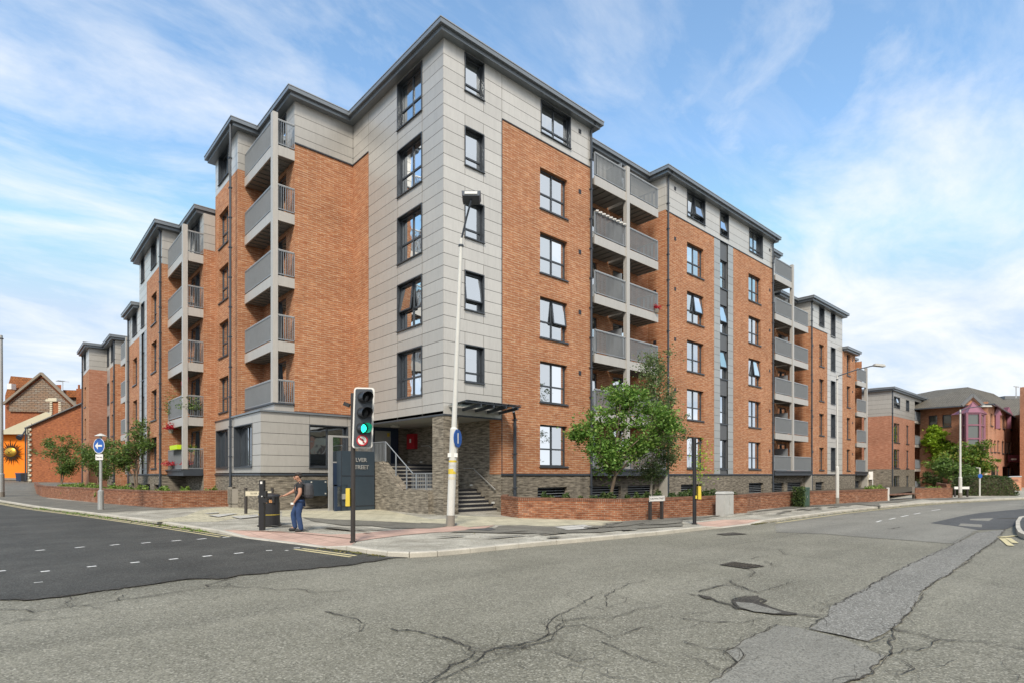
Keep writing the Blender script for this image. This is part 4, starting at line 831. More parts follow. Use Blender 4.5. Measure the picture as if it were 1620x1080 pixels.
    if len(G_) > 2 and o in (O7, O8, O6):
        for kk in range(2):
            off = Vector((rr2.gauss(0, .05), rr2.gauss(0, .05))); a_ = rr2.randint(0, len(G_)-2)
            ribbon(CR, [q_+off*rr2.uniform(.3, 1.3) for q_ in G_[a_:a_+rr2.randint(2, 5)]], w*.22, w*.12, .03, seed=700+sd_*3+kk)
        for kk in range(len(G_)):
            q_ = G_[kk]; an = rr2.uniform(0, 6.28); L_ = [q_]
            for _ in range(rr2.randint(2, 5)): an += rr2.uniform(-.6, .6); L_.append(L_[-1]+Vector((math.cos(an), math.sin(an)))*rr2.uniform(.06, .18))
            ribbon(CR, L_, w*.2, w*.08, .015, seed=1500+sd_*20+kk)
    ribbon(CR, PX(pts, 0, o, s), w*.62, w*.42, w*.9+.008, seed=sd_)
# side cracks branching off at random near the long ones
for i in range(14):
    x, y = rr.choice([(rr.uniform(740,900),rr.uniform(960,1070)), (rr.uniform(860,1050),rr.uniform(950,1070)), (rr.uniform(1080,1250),rr.uniform(920,1060)), (rr.uniform(1380,1600),rr.uniform(990,1070)), (rr.uniform(0,500),rr.uniform(930,985))])
    p = [Vector(gp(x,y)[:2])]; a = rr.uniform(0, 6.28)
    for k in range(rr.randint(3, 8)): a += rr.uniform(-.7, .7); p.append(p[-1]+Vector((math.cos(a), math.sin(a)))*rr.uniform(.08, .22))
    ribbon(CR, p, .007, .003, .012, seed=200+i)
ribbon(CR, nb, .05, .04, .04, .006, .1, 5); ribbon(CR, [(q_[0]+.02, q_[1]-.06) for q_ in nb], .02, .015, .06, .005, .12, 6)
struct(CR.build('road_crack', MATS['pothole'], recalc=False))
sm('pothole', 'pothole', [rough(PX([(230,510),(290,490),(360,484),(375,520),(470,555),(560,572),(500,576),(420,572),(330,556),(262,545)], 0, O8, 3), .02, .1), rough(PX([(70,478),(130,490),(150,500),(110,500)], 0, O8, 3), .01, .1)], .005)
sm('pothole_fill', 'asphalt_grey', [rough(PX([(250,516),(330,522),(420,548),(472,566),(440,572),(340,562),(270,540)], 0, O8, 3), .01, .12)], .009)
sm('ground_cover', 'pothole', [rough(PX([(175,337),(235,323),(390,344),(300,356)], 0, O8, 3), .02, .15), rough(PX([(160,192),(240,184),(310,192),(200,198)], 0, O8, 3), .02, .2), rough(PX([(1380,432),(1420,428),(1620,424),(1620,430)],0,E_,5.4),.02,.3)], .005)
gr = MB()
gb = [Vector((*p, .012)) for p in PX([(195,338),(245,327),(375,343),(300,352)], 0, O8, 3)]
for k in range(7):
    t = (k+.5)/7; gr.bar(gb[0].lerp(gb[3], t), gb[1].lerp(gb[2], t), .03, .012)
struct(gr.build('drain_cover', MATS['pothole']))
yl = MB()
def offpath(i0, i1, off, wd, mb, z=.006, ext=(0,0)):
    prev = None
    for i in range(i0, i1+1):
        a, b = kpt(i, -off), kpt(i, -off-wd)
        if prev: mb.face([(*prev[0], z), (*a, z), (*b, z), (*prev[1], z)])
        prev = (a, b)
offpath(0, 4, .22, .09, yl); offpath(0, 4, .42, .09, yl)
def seg(mb, p, q, w_, z=.006):
    p, q = Vector(p[:2]), Vector(q[:2]); d = (q-p).normalized(); n = Vector((-d.y, d.x))*w_/2; mb.face([(*(p+n), z), (*(q+n), z), (*(q-n), z), (*(p-n), z)])
l0 = PX([(1150,325),(1480,358)], 0, A, 4.05); l1 = PX([(1080,325),(1410,360)], 0, A, 4.05)
a4, b4 = kpt(4, -.265), kpt(4, -.465); seg(yl, a4, l0[1], .08); seg(yl, b4, l1[1], .08)
for q in ([(510,438),(870,488)], [(562,434),(902,480)]): p = PX(q, 0, Bo, 4.05); seg(yl, p[0], p[1], .09)
offpath(21, 28, .3, .1, yl)
for q in ([(1405,590),(1590,572)], [(1432,598),(1508,662)], [(1482,595),(1545,638)]): p = PX(q, 0, E_, 5.4); seg(yl, p[0], p[1], .13)
struct(yl.build('yellow_line', MATS['paint_yellow'], recalc=False))
wl = MB()
for x, y in ((258,445),(510,426),(735,410),(935,397),(1130,383),(1292,372),(8,578),(290,580),(588,549),(865,523),(1112,501),(1328,482),(1530,463),(1455,360),(245,651)):
    p = PX([(x-29,y+3),(x+29,y-3)], 0, A, 4.05); seg(wl, p[0], p[1], .1 if y != 651 else .04)
for x, y, l in ((347,446,20),(460,446,9),(525,430,20)): p = PX([(x-l,y+1),(x+l,y-1)], 0, Bo, 4.05); seg(wl, p[0], p[1], .09)
for q in ([(360,460),(400,447)], [(470,437),(520,425)], [(570,415),(630,402)], [(680,392),(735,382)], [(830,362),(905,352)]): p = PX(q, 0, E_, 5.4); seg(wl, p[0], p[1], .08)
struct(wl.build('white_marking', MATS['paint_line'], recalc=False))
# traffic island at the right edge
isl = [gp(x,y)[:2] for x, y in ((1612,822),(1607,830),(1607,840),(1611,848),(1622,853))]
ik = MB(); far = [gp(x,y)[:2] for x, y in ((1700,848),(1700,820),(1640,817))]
ik.prism(isl+far, 0, .13); struct(ik.build('traffic_island', MATS['kerb_stone']))
sm('traffic_island', 'asphalt_dark', [[tuple(Vector(p).lerp(Vector(gp(1665,835)[:2]), .12)) for p in isl+far]], .134)
# ---- things on the ground: leaf litter along the kerbs
lf = MB(); rl_ = random.Random(11)
def litter(mb, n, a, b, spread, zf, size=.035):
    for _ in range(n):
        t = rl_.random(); p = Vector(a).lerp(Vector(b), t)+Vector((rl_.gauss(0, spread), rl_.gauss(0, spread))); an = rl_.uniform(0, 6.28); s = size*rl_.uniform(.5, 1.4); z = zf+rl_.uniform(.002, .02)
        u_ = Vector((math.cos(an), math.sin(an), rl_.uniform(-.4,.4)))*s; v_ = Vector((-math.sin(an), math.cos(an), rl_.uniform(-.3,.3)))*s*.6; c = Vector((p.x, p.y, z))
        mb.face([c-u_, c-v_, c+u_, c+v_])
for i in range(1, 5): litter(lf, 330, kpt(i, -.06), kpt(i+1, -.06), .05, 0)
litter(lf, 200, kpt(8, -.1), kpt(11, -.08), .06, 0); litter(lf, 60, gp(545,800)[:2], gp(500,790)[:2], .12, .11); litter(lf, 40, gp(600,801)[:2], gp(690,820)[:2], .1, .11, .025)
litter(lf, 40, (8,12), (20,10.5), .8, .105, .03)
for i in range(20, 26): litter(lf, 120, kpt(i, -.05), kpt(i+1, -.05), .04, 0)
struct(lf.build('leaf_litter', MATS['leaf_moss'], recalc=False), 'stuff')
# ================================================================ GARDEN WALLS
def gwall(pts, name, label, z0=.1, z1=.86, th=.22, top='brick_soldier', side=1):
    t = thing(name, label, 'wall', (pts[0][0], pts[0][1], 0))
    a = MB(); c = MB()
    off = []
    for i in range(len(pts)):
        p = Vector(pts[i]); d0 = (p-Vector(pts[i-1])).normalized() if i else None; d1 = (Vector(pts[i+1])-p).normalized() if i < len(pts)-1 else None
        ns = [Vector((-d.y, d.x)) for d in (d0, d1) if d is not None]; n = sum(ns, Vector((0,0))); n = n/(n.length**2)*len(ns) if len(ns) > 1 and n.length > .3 else ns[0]
        off.append(p+n*th*side)
    for i in range(len(pts)-1):
        p, q, q2, p2 = Vector(pts[i]), Vector(pts[i+1]), off[i+1], off[i]
        for mb, lo, hi, ex in ((a, z0-.1, z1-.11, 0), (c, z1-.11, z1, .012)):
            nn = (p-p2).normalized()*ex; P, Q, Q2, P2 = p+nn, q+nn, q2-nn, p2-nn
            mb.face([(*P,lo),(*Q,lo),(*Q,hi),(*P,hi)]); mb.face([(*P2,lo),(*Q2,lo),(*Q2,hi),(*P2,hi)]); mb.face([(*P,hi),(*Q,hi),(*Q2,hi),(*P2,hi)])
            if mb is c: mb.face([(*P,lo),(*Q,lo),(*Q2,lo),(*P2,lo)])
            if i == 0: mb.face([(*P,lo),(*P2,lo),(*P2,hi),(*P,hi)])
            if i == len(pts)-2: mb.face([(*Q,lo),(*Q2,lo),(*Q2,hi),(*Q,hi)])
    a.build('brickwork', MATS['brick_garden'], t); c.build('coping', MATS[top], t); return t
gwall([(15.95,18.3),(14.7,17.0),(14.2,15.45),(15.96,12.07),(17.76,11.8),(23.4,11.2)], 'garden_wall', 'low orange brick garden wall turning the corner beside the entrance steps, two young trees behind it')
gwall([(23.45,11.45),(26.2,11.9),(30.0,11.8),(34.9,11.1),(40.7,10.6)], 'garden_wall', 'long low brick wall along the footway behind the green cabinet and slim lamp post', z1=.84)
gwall([(45.3,10.2),(49.4,8.95)], 'garden_wall', 'short low brick wall to the right of the brown gate, far right of the footway', z1=.8)
gwall([(52.2,9.6),(57.5,11.2),(61,12)], 'garden_wall', 'dark low brick wall under the maple tree by the office', z1=1.0)
gwall([(66,4.2),(80,-.5)], 'garden_wall', 'low brick wall in front of the office ramp at the right edge', z1=.95)
gwall([(8.75,30.9),(5.75,31.45),(4.05,40.4),(2.2,52.6),(2.1,58),(2.7,80)], 'garden_wall', 'long low brick garden wall along the side street with small trees behind it', z1=.92, side=-1)
gt = thing('gate', 'low brown slatted gate in the gap between the footway walls', 'gate', (40.8,10.6,0))
m = MB(); p, q = Vector((40.85,10.62,0)), Vector((45.2,10.3,0)); m.bar(p+UP*.45, q+UP*.45, .66, .05); m.build('gate_panel', MATS['brick_soldier'], gt)
for e_, mm_ in ((p, 'white_paint'), (q, 'utility_brown')): m = MB(); m.bar(e_+UP*.02, e_+UP*.9, .12); m.build('gate_post', MATS[mm_], gt)
# ================================================================ STREET FURNITURE
F3, R3 = FWD, RGT
def letters(txt, size, mat, name, parent, o, X, Y, th=.006, align='CENTER', bold=0):
    cu = bpy.data.curves.new(name, 'FONT'); cu.body = txt; cu.size = size; cu.extrude = th; cu.align_x = align; cu.align_y = 'CENTER'; cu.offset = bold
    cu.resolution_u = 3; ob = bpy.data.objects.new(name, cu); C.objects.link(ob); dg = bpy.context.evaluated_depsgraph_get()
    me = bpy.data.meshes.new_from_object(ob.evaluated_get(dg)); bpy.data.objects.remove(ob); bpy.data.curves.remove(cu)
    Z = Vector(X).cross(Vector(Y)); M = Matrix((Vector(X), Vector(Y), Z)).transposed().to_4x4(); M.translation = Vector(o); me.transform(M)
    me.materials.clear(); me.materials.append(MATS[mat]); me.name = name; ob = bpy.data.objects.new(name, me); C.objects.link(ob)
    if parent: ob.parent = parent; ob.matrix_parent_inverse = parent.matrix_world.inverted()
    return ob
def disc(mb, c, n, r, th, seg=28, r0=0):
    c = Vector(c); n = Vector(n).normalized(); X = n.orthogonal().normalized(); Y = n.cross(X)
    P = lambda a, rad, d: c+(X*math.cos(a)+Y*math.sin(a))*rad+n*d
    for k in range(seg):
        a, b = 2*math.pi*k/seg, 2*math.pi*(k+1)/seg
        if r0:
            mb.face([P(a,r0,th),P(b,r0,th),P(b,r,th),P(a,r,th)]); mb.face([P(a,r0,0),P(b,r0,0),P(b,r0,th),P(a,r0,th)])
        else: mb.face([c+n*th,P(a,r,th),P(b,r,th)])
        mb.face([P(a,r,0),P(b,r,0),P(b,r,th),P(a,r,th)]); 
        if not r0: mb.face([c, P(b,r,0), P(a,r,0)])
# --- traffic signal
tp = Vector((6.19,12.5,0)); T = thing('traffic_light', 'traffic light on a black pole showing green over a no left turn disc', 'traffic light', tuple(tp+UP*.1))
m = MB(); m.tube([tp+UP*.1, tp+UP*3.62], .055, 12); m.tube([tp+UP*.1, tp+UP*.13], .075, 12); m.build('pole', MATS['post_brown'], T)
yaw = R(8); n_ = (-FWD*math.cos(yaw)+RGT*math.sin(yaw)).normalized(); x_ = UP.cross(n_).normalized()
hc = tp+RGT*.27-FWD*.10+UP*3.03
def rrect(w, h, r, k=5):
    out = []
    for cx, cy, a0 in ((w/2-r,h/2-r,0),(-w/2+r,h/2-r,90),(-w/2+r,-h/2+r,180),(w/2-r,-h/2+r,270)):
        for i in range(k+1): a = R(a0+90*i/k); out.append((cx+r*math.cos(a), cy+r*math.sin(a)))
    return out
tilt = (UP+x_*.035).normalized(); xx = x_
def pl(mb, w, h, r, d, th): mb.plate([hc+xx*a+tilt*b+n_*(d) for a, b in rrect(w,h,r)], th)
m = MB(); pl(m, .47, 1.42, .07, -.01, .02); bb = m.build('backing_board', MATS['white_paint'], T)
m = MB(); pl(m, .39, 1.34, .04, .035, .02) ; m.build('board_face', MATS['frame_dark'], bb)
m = MB(); m.obox(hc-n_*.1, xx, tilt, n_, .3, 1.2, .16); m.build('signal_housing', MATS['paint_black'], T)
for k, z in enumerate((.47, .11, -.25)):
    c = hc+tilt*z+n_*.04-xx*.01; axis = (n_+xx*.55-UP*.06).normalized()
    m = MB(); disc(m, c, n_, .135, .05); h = m.build('lamp_bowl', MATS['paint_black'], T)
    m = MB(); seg_ = 20
    c2 = c+n_*.05
    X = xx; Y = tilt
    for j in range(seg_):
        a, b = 2*math.pi*j/seg_, 2*math.pi*(j+1)/seg_
        def cyl(an, L): return c2+(X*math.cos(an)+Y*math.sin(an))*.125+axis*L
        La = .28+.03*math.sin(a); Lb = .28+.03*math.sin(b)
        if -2.2 < math.atan2(math.sin((a+b)/2), math.cos((a+b)/2)) < -.95: continue
        m.face([cyl(a,0),cyl(b,0),cyl(b,Lb),cyl(a,La)])
    m.build('hood', MATS['paint_black'], h)
    m = MB(); disc(m, c2, n_, .1, .012); m.build('green_lens' if k == 2 else 'lens', MATS['green_lamp' if k == 2 else 'dark_glass'], h)
c = hc+tilt*(-.53)+n_*.058
m = MB(); disc(m, c, n_, .125, .012); sg = m.build('no_left_turn_disc', MATS['white_paint'], T)
m = MB(); disc(m, c+n_*.0125, n_, .13, .006, 32, .098)
d1 = (xx*.7-tilt*.7).normalized(); m.build('red_ring', MATS['red'], sg)
m = MB(); m.bar(c+n_*.02+(-xx*.07+tilt*.07), c+n_*.02+(xx*.07-tilt*.07), .022, .006, n_); m.build('red_slash', MATS['red'], sg)
m = MB(); b0 = c+n_*.0155
for p, q in (((.028,-.07),(.028,.0)),((.028,.0),(.0,.032)),((.0,.032),(-.03,.032))): m.bar(b0+xx*p[0]+tilt*p[1], b0+xx*q[0]+tilt*q[1], .024, .004, n_)
m.plate([b0+xx*a+tilt*b for a, b in ((-.07,.032),(-.025,.068),(-.025,-.004))], .003); m.build('arrow', MATS['paint_black'], sg)
m = MB(); yb = tp+UP*1.17-RGT*.10; m.obox(yb, RGT, FWD, UP, .1, .2, .42, .9); m.build('push_button_box', MATS['yellow'], T)
m = MB(); k0 = tp+UP*3.35-RGT*.12; m.bar(k0, k0+RGT*.1, .03); m.obox(k0-RGT*.02-FWD*.02, (RGT-UP*.4).normalized(), FWD, (UP+RGT*.4).normalized(), .14, .1, .09); m.build('detector', MATS['paint_black'], T)
# --- second signal pole on the right
tp2 = Vector((16.63,9.7,0)); T2 = thing('signal_pole', 'bare black signal pole with yellow push button at the kerb', 'signal pole', tuple(tp2+UP*.1))
m = MB(); m.tube([tp2+UP*.1, tp2+UP*2.9], .062, 12); m.tube([tp2+UP*.1, tp2+UP*.13], .09, 12); m.build('pole', MATS['paint_black'], T2)
m = MB(); m.obox(tp2+UP*1.12+RGT*.14, RGT, FWD, UP, .1, .18, .42, .9); m.obox(tp2+UP*.98+RGT*.02-FWD*.1, RGT, FWD, UP, .05, .06, .1); m.build('push_button_box', MATS['yellow'], T2)
m = MB(); m.obox(tp2+UP*2.72+RGT*.16, RGT, FWD, (UP*.8+RGT*.5).normalized(), .13, .1, .1); m.bar(tp2+UP*2.7, tp2+UP*2.72+RGT*.15, .03); m.build('detector', MATS['post_brown'], T2)
# --- lamp posts
def lamp(base, top, label, r0=.09, r1=.055, arm=None, head='flat', mat='lamp_white', headlen=.55, sleeve=2.2, group=None):
    base = Vector(base); top = Vector(top); L = thing('street_lamp', label, 'street lamp', tuple(base))
    d = (top-base).normalized(); m = MB(); m.tube([base, base+d*sleeve, base+d*(sleeve+.06), top], [r0, r0, r1*1.15, r1*.8], 14, True); m.build('column', MATS[mat], L)
    m = MB(); m.tube([base, base+d*.35], r0+.012, 14); m.build('column_foot', MATS['utility_brown'], L)
    if arm:
        arm = Vector(arm); m = MB(); m.tube([top-d*.05, top+(arm-top)*.5+UP*.02, arm], .03, 8); m.tube([top-d*.25, top-d*.2], r1*1.2, 12); m.build('arm', MATS['pipe_dark'], L)
    return L, top, (arm or top)
lb = Vector((10.3,14.3,.1)); ltop = lb+UP*8.85+RGT*.34
L1_, tt, aa = lamp(lb, ltop, 'tall pale grey lamp post before the grey corner, stickers on it', .12, .07, ltop+UP*1.0+RGT*.33-FWD*.35, sleeve=3.0)
m = MB(); hx = RGT; hz = (UP*.87+FWD*.5).normalized(); hy = hz.cross(hx)
m.obox(aa+hz*.12, hx, hy, hz, .50, .30, .2, 1.15); lh_ = m.build('lamp_head', MATS['pipe_dark'], L1_)
m = MB(); m.obox(aa+hz*.12-hy*.0-FWD*.0, hx, hy, hz, .38, .36, .12); m.build('lamp_glass', MATS['lamp_white'], lh_)
ds = lb+(ltop-lb).normalized()*2.72+RGT*.12
m = MB(); disc(m, ds, (-FWD*.35+RGT*.94), .28, .015); bs = m.build('blue_sign', MATS['blue_sign'], L1_)
m = MB(); m.bar(ds+(-FWD*.35+RGT*.94)*.02+UP*.16, ds+(-FWD*.35+RGT*.94)*.02-UP*.16, .06, .006, Vector((-FWD*.35+RGT*.94))); m.build('white_arrow', MATS['white_paint'], bs)
m = MB(); s0 = lb+(ltop-lb).normalized()*2.2-FWD*.1; m.obox(s0, RGT, FWD, UP, .3, .02, .12); m.build('small_plate', MATS['white_paint'], L1_)
for z, c_, hh in ((1.98,'yellow',.06),(1.62,'yellow',.16),(1.45,'cream_trim',.08),(1.83,'cover_pale',.08)):
    q = lb+(ltop-lb).normalized()*z; m = MB(); m.tube([q, q+UP*hh], .122, 14, False); m.build('sticker', MATS[c_], L1_)
b2 = Vector((33.9,11.2,.1)); L2_, tt, aa = lamp(b2, b2+UP*7.0, 'slim pale lamp post by the low brick wall, arm reaching over the road', .09, .045, b2+UP*7.45+RGT*1.7-FWD*.5, sleeve=2.0)
m = MB(); m.obox(aa+RGT*.25, (RGT-UP*.1).normalized(), FWD, (UP+RGT*.1).normalized(), .6, .28, .12, .8); m.build('lamp_head', MATS['cabinet_grey'], L2_)
b3_ = Vector((48.9,8.45,.1)); L3_, tt, aa = lamp(b3_, b3_+UP*6.05, 'pale lamp post in front of the maple trees and brick office', .105, .06, b3_+UP*6.25+RGT*1.2-FWD*.3, sleeve=1.4)
m = MB(); m.obox(aa+RGT*.3, RGT, FWD, UP, .7, .28, .1, .8); m.build('lamp_head', MATS['cabinet_grey'], L3_)
b4_ = Vector((.02,53.7,.14)); L4_, tt, aa = lamp(b4_, b4_+UP*11.3, 'tall grey lamp post at the left edge beside the orange wall', .2, .13, b4_+UP*11.4-RGT*1.2, mat='steel_galv', sleeve=1.6)
m = MB(); m.obox(aa-RGT*.3, RGT, FWD, UP, .8, .3, .14, .8); m.build('lamp_head', MATS['pipe_dark'], L4_)
# --- one way sign post on the left footway
sp = Vector((3.42,32.0,.1)); S1 = thing('sign_post', 'grey post with round blue arrow sign before the side street garden wall', 'sign post', tuple(sp))
m = MB(); m.tube([sp, sp+UP*.85, sp+UP*.9, sp+UP*3.35], [.12,.12,.06,.055], 12); m.build('pole', MATS['steel_galv'], S1)
dc = sp+UP*2.92-FWD*.07
dn = (-FWD*.93-RGT*.30).normalized(); dx = UP.cross(dn).normalized(); dc = sp+UP*2.92+dn*.07
m = MB(); disc(m, dc, dn, .35, .015); ro = m.build('round_sign', MATS['blue_sign'], S1)
m = MB(); disc(m, dc+dn*.016, dn, .355, .004, 32, .33); c0 = dc+dn*.022; m.bar(c0-dx*.1, c0+dx*.2, .08, .005, dn)
m.plate([c0-dx*.24, c0-dx*.06+UP*.17, c0-dx*.06-UP*.17], .004); m.build('white_arrow', MATS['white_paint'], ro)
m = MB(); m.obox(sp+UP*2.4+dn*.07, dx, dn, UP, .46, .015, .26); pl_ = m.build('plate', MATS['white_paint'], S1); letters('One way', .1, 'paint_black', 'lettering', pl_, sp+UP*2.4+dn*.083, dx, UP, .002)
m = MB(); m.tube([sp+UP*3.36, sp+UP*3.42, sp+UP*3.48], [.26,.16,.04], 14); m.build('sign_lamp', MATS['lamp_white'], S1)
sp = Vector((50.9,6.0,.1)); sp = Vector(gp(1550,784,.1)); S2 = thing('sign_post', 'thin pale post with a small round blue sign in front of the clipped hedge', 'sign post', tuple(sp))
m = MB(); m.tube([sp, sp+UP*2.1], .05, 8); m.bar(sp+UP*2.1, sp+UP*2.12-RGT*.28, .05, .04); m.build('pole', MATS['lamp_white'], S2)
m = MB(); disc(m, sp+UP*1.5-FWD*.06-RGT*.02, -FWD, .16, .015); m.build('round_sign', MATS['blue_sign'], S2)
# --- litter bin
bp_ = Vector((6.2,18.15,.1)); LB = thing('litter_bin', 'black plastic litter bin with rubbish at its open mouth, right of the black bollard', 'litter bin', tuple(bp_))
def ell(c, rx, ry, z, n=24, e=2.6):
    out = []
    for k in range(n):
        a = 2*math.pi*k/n; ca, sa = math.cos(a), math.sin(a)
        out.append(c+RGT*(rx*abs(ca)**(2/e)*(1 if ca > 0 else -1))+FWD*(ry*abs(sa)**(2/e)*(1 if sa > 0 else -1))+UP*z)
    return out
def loft(mb, rings, cap=True):
    n = len(rings[0])
    for a, b in zip(rings, rings[1:]):
        for k in range(n): j = (k+1) % n; mb.face([a[k], a[j], b[j], b[k]])
    if cap: mb.face(rings[0][::-1]); mb.face(rings[-1])
m = MB(); loft(m, [ell(bp_,.34,.26,0), ell(bp_,.35,.27,.04), ell(bp_,.31,.24,.05), ell(bp_,.30,.235,.74)]); m.build('body', MATS['paint_black'], LB)
m = MB(); loft(m, [ell(bp_,.315,.245,.36), ell(bp_,.315,.245,.375)]); m.build('gold_band', MATS['yellow'], LB)
m = MB(); loft(m, [ell(bp_,.29,.22,.741), ell(bp_,.29,.22,.90)]); m.obox(bp_+UP*.83-FWD*.225-RGT*.17, RGT, FWD, UP, .12, .05, .18); m.obox(bp_+UP*.83-FWD*.225+RGT*.22, RGT, FWD, UP, .06, .05, .18); m.build('mouth', MATS['paint_black'], LB)
m = MB(); loft(m, [ell(bp_,.33,.26,.901), ell(bp_,.33,.26,.94), ell(bp_,.29,.22,.99), ell(bp_,.18,.13,1.02), ell(bp_,.03,.03,1.03)]); m.build('lid', MATS['paint_black'], LB)
m = MB(); r_ = random.Random(5)
for _ in range(14):
    c = bp_+UP*r_.uniform(.76,.82)-FWD*.235+RGT*r_.uniform(-.02,.17); m.obox(c, RGT, FWD, UP, r_.uniform(.03,.09), .03, r_.uniform(.02,.06))
tag(m.build('rubbish', MATS['litter_orange']), 'orange and brown litter poking out of the black bin', 'litter')
m = MB(); q = bp_-FWD*.222+UP*.26+RGT*.10; m.obox(q, RGT, FWD, UP, .045, .006, .06); m.build('label', MATS['white_paint'], LB)
# --- black bollard with control box
kp = Vector(gp(415,838,.1)); K1 = thing('control_post', 'short thick black post with signal box, left of the litter bin', 'control post', tuple(kp))
m = MB(); m.obox(kp+UP*.72, RGT, FWD, UP, .13, .13, 1.44); m.build('post', MATS['paint_black'], K1)
m = MB(); m.obox(kp+UP*.86+RGT*.12-FWD*.05, RGT, FWD, UP, .14, .12, .13); m.obox(kp+UP*1.05+RGT*.06, RGT, FWD, UP, .14, .12, .16); m.build('push_button_box', MATS['paint_black'], K1)
m = MB(); m.obox(kp+UP*1.37-FWD*.07, RGT, FWD, UP, .06, .01, .07); m.obox(kp+UP*.98-FWD*.07+RGT*.02, RGT, FWD, UP, .03, .01, .03); m.build('sticker', MATS['white_paint'], K1)
# --- street name plates
def nameplate(a, b, txt, label, z0, h, zp, mat='white_paint', size=.1, over=0, ring=True):
    a = Vector(a); b = Vector(b); X = (b-a).normalized(); n = X.cross(UP); 
    if n.dot(FWD) > 0: n = -n
    t = thing('street_sign', label, 'street sign', tuple(a))
    for p in (a+X*over, b-X*over): m = MB(); m.obox(p+UP*(zp/2), X, n, UP, .09, .09, zp); m.build('post', MATS['post_brown'], t)
    c = (a+b)/2+n*.06+UP*(z0+h/2); W = (b-a).length
    m = MB(); m.obox(c, X, n, UP, W, .02, h); pl_ = m.build('name_plate', MATS[mat], t)
    m = MB(); 
    for s_ in (1, -1): m.obox(c+n*.011+UP*s_*(h/2-.012), X, n, UP, W-.02, .004, .01); m.obox(c+n*.011+X*s_*(W/2-.014), X, n, UP, .01, .004, h-.034)
    m.build('border', MATS['paint_black'], pl_)
    letters(txt, size, 'paint_black', 'lettering', pl_, c+n*.013+UP*0, X, UP, .002); return t
a_, b_ = Vector(gp(999,821,.1)), Vector(gp(1023,820,.1)); a_ = Vector((16.75,11.55,.1)); b_ = Vector((17.55,11.45,.1))
nameplate(a_, b_, 'CROWN STREET', 'white street nameplate on two black posts before the corner brick wall', .66, .20, .70, 'white_paint', .098, .1)
a_, b_ = Vector(gp(389,812,.1)), Vector(gp(417,812,.1)); nameplate(a_, b_+RGT*.35, 'SILVER STREET', 'cream street nameplate on black posts left of the litter bin', .72, .22, 1.06, 'cream_trim', .1, 0)
a_ = Vector((51.0,9.2,.1)); nameplate(a_, a_+RGT*1.1, '', 'blank looking white street nameplate beside the lamp post under the maple', .55, .2, .56, 'white_paint', .1, .1)
# --- cabinets
def cabinet(c, w, d, h, mat, label, top=.05, X=None, name='utility_cabinet', z0=.1):
    X = X or Vector((1,0,0)); Y = UP.cross(X); t = thing(name, label, 'utility cabinet', (c[0], c[1], z0)); c = Vector((c[0], c[1], z0))
    m = MB(); m.obox(c+UP*(h/2), X, Y, UP, w, d, h); m.build('body', MATS[mat], t)
    m = MB(); m.obox(c+UP*(h+top/2+.001), X, Y, UP, w+.05, d+.05, top, .86); m.build('lid', MATS[mat], t)
    m = MB(); 
    for s_ in (-1, 1): m.obox(c+UP*(h*.5)-Y*(d/2+.008)+X*s_*w*.235, X, Y, UP, w*.44, .012, h*.86)
    m.build('door', MATS[mat], t)
    m = MB(); m.obox(c+UP*(h*.55)-Y*(d/2+.02)+X*.03, X, Y, UP, .02, .02, .12); m.build('handle', MATS['steel_galv'], t); return t
cabinet((21.0,10.95), .72, .36, .86, 'cabinet_grey', 'light grey utility cabinet against the brick wall, behind the bare signal pole', .08)
cabinet((29.75,11.4), .75, .38, .92, 'cabinet_green', 'green utility cabinet with ivy on its side, against the long low wall')
iv = MB(); ri = random.Random(9)
def leaf(mb, c, s, r):
    a = r.uniform(0, 6.28); e = r.uniform(-.9, .9); u_ = Vector((math.cos(a)*math.cos(e), math.sin(a)*math.cos(e), math.sin(e)))*s; v_ = u_.cross(Vector((r.gauss(0,1), r.gauss(0,1), r.gauss(0,1)))).normalized()*s*.5
    c = Vector(c); mb.v += [tuple(c-u_), tuple(c-v_), tuple(c+u_), tuple(c+v_)]; n = len(mb.v)-4; mb.f.append((n, n+1, n+2, n+3)); mb.m.append(0)
for _ in range(900): leaf(iv, (29.28+ri.uniform(-.22,.08), 11.4+ri.uniform(-.3,.3), .1+ri.uniform(0,1.02)), .05, ri)
tag(iv.build('ivy', MATS['leaf_hedge'], recalc=False), 'dark green ivy climbing one side of the green cabinet', 'ivy')
uc = thing('meter_box', 'two brown grey meter boxes at the foot of the grey brick by the downpipe', 'meter box', (8.1,29.6,.1))
for a, w_, h_ in ((375.5,.78,.72), (366,.22,.8)):
    c = Vector(gp(a, 802, .1)); c.z = .1; m = MB(); m.obox(c+UP*(.2+h_/2), RGT, FWD, UP, w_, .3, h_); m.obox(c+UP*.1, RGT, FWD, UP, w_*.8, .2, .2); m.build('box', MATS['utility_brown'], uc)
vb = thing('vent_box', 'dark blue louvred steel box on the grey brick wall behind the walking man', 'vent box', (11.2,25.6,.5))
m = MB(); m.box(10.3, 11.35, 25.55, 26.04, .72, 1.45); m.build('casing', MATS['totem_blue'], vb)
m = MB(); 
for x in (10.6, 11.27): 
    for z in (.82, 1.36): m.box(x-.03, x+.03, 25.53, 25.549, z-.03, z+.03)
m.build('bolt', MATS['lamp_white'], vb)
m = MB(); m.tube([(10.2,25.9,.7),(10.2,25.9,.25),(10.5,25.85,.13),(11.1,25.85,.14),(11.5,25.8,.3),(11.6,25.9,1.6)], .025, 6); m.build('conduit', MATS['paint_black'], vb)
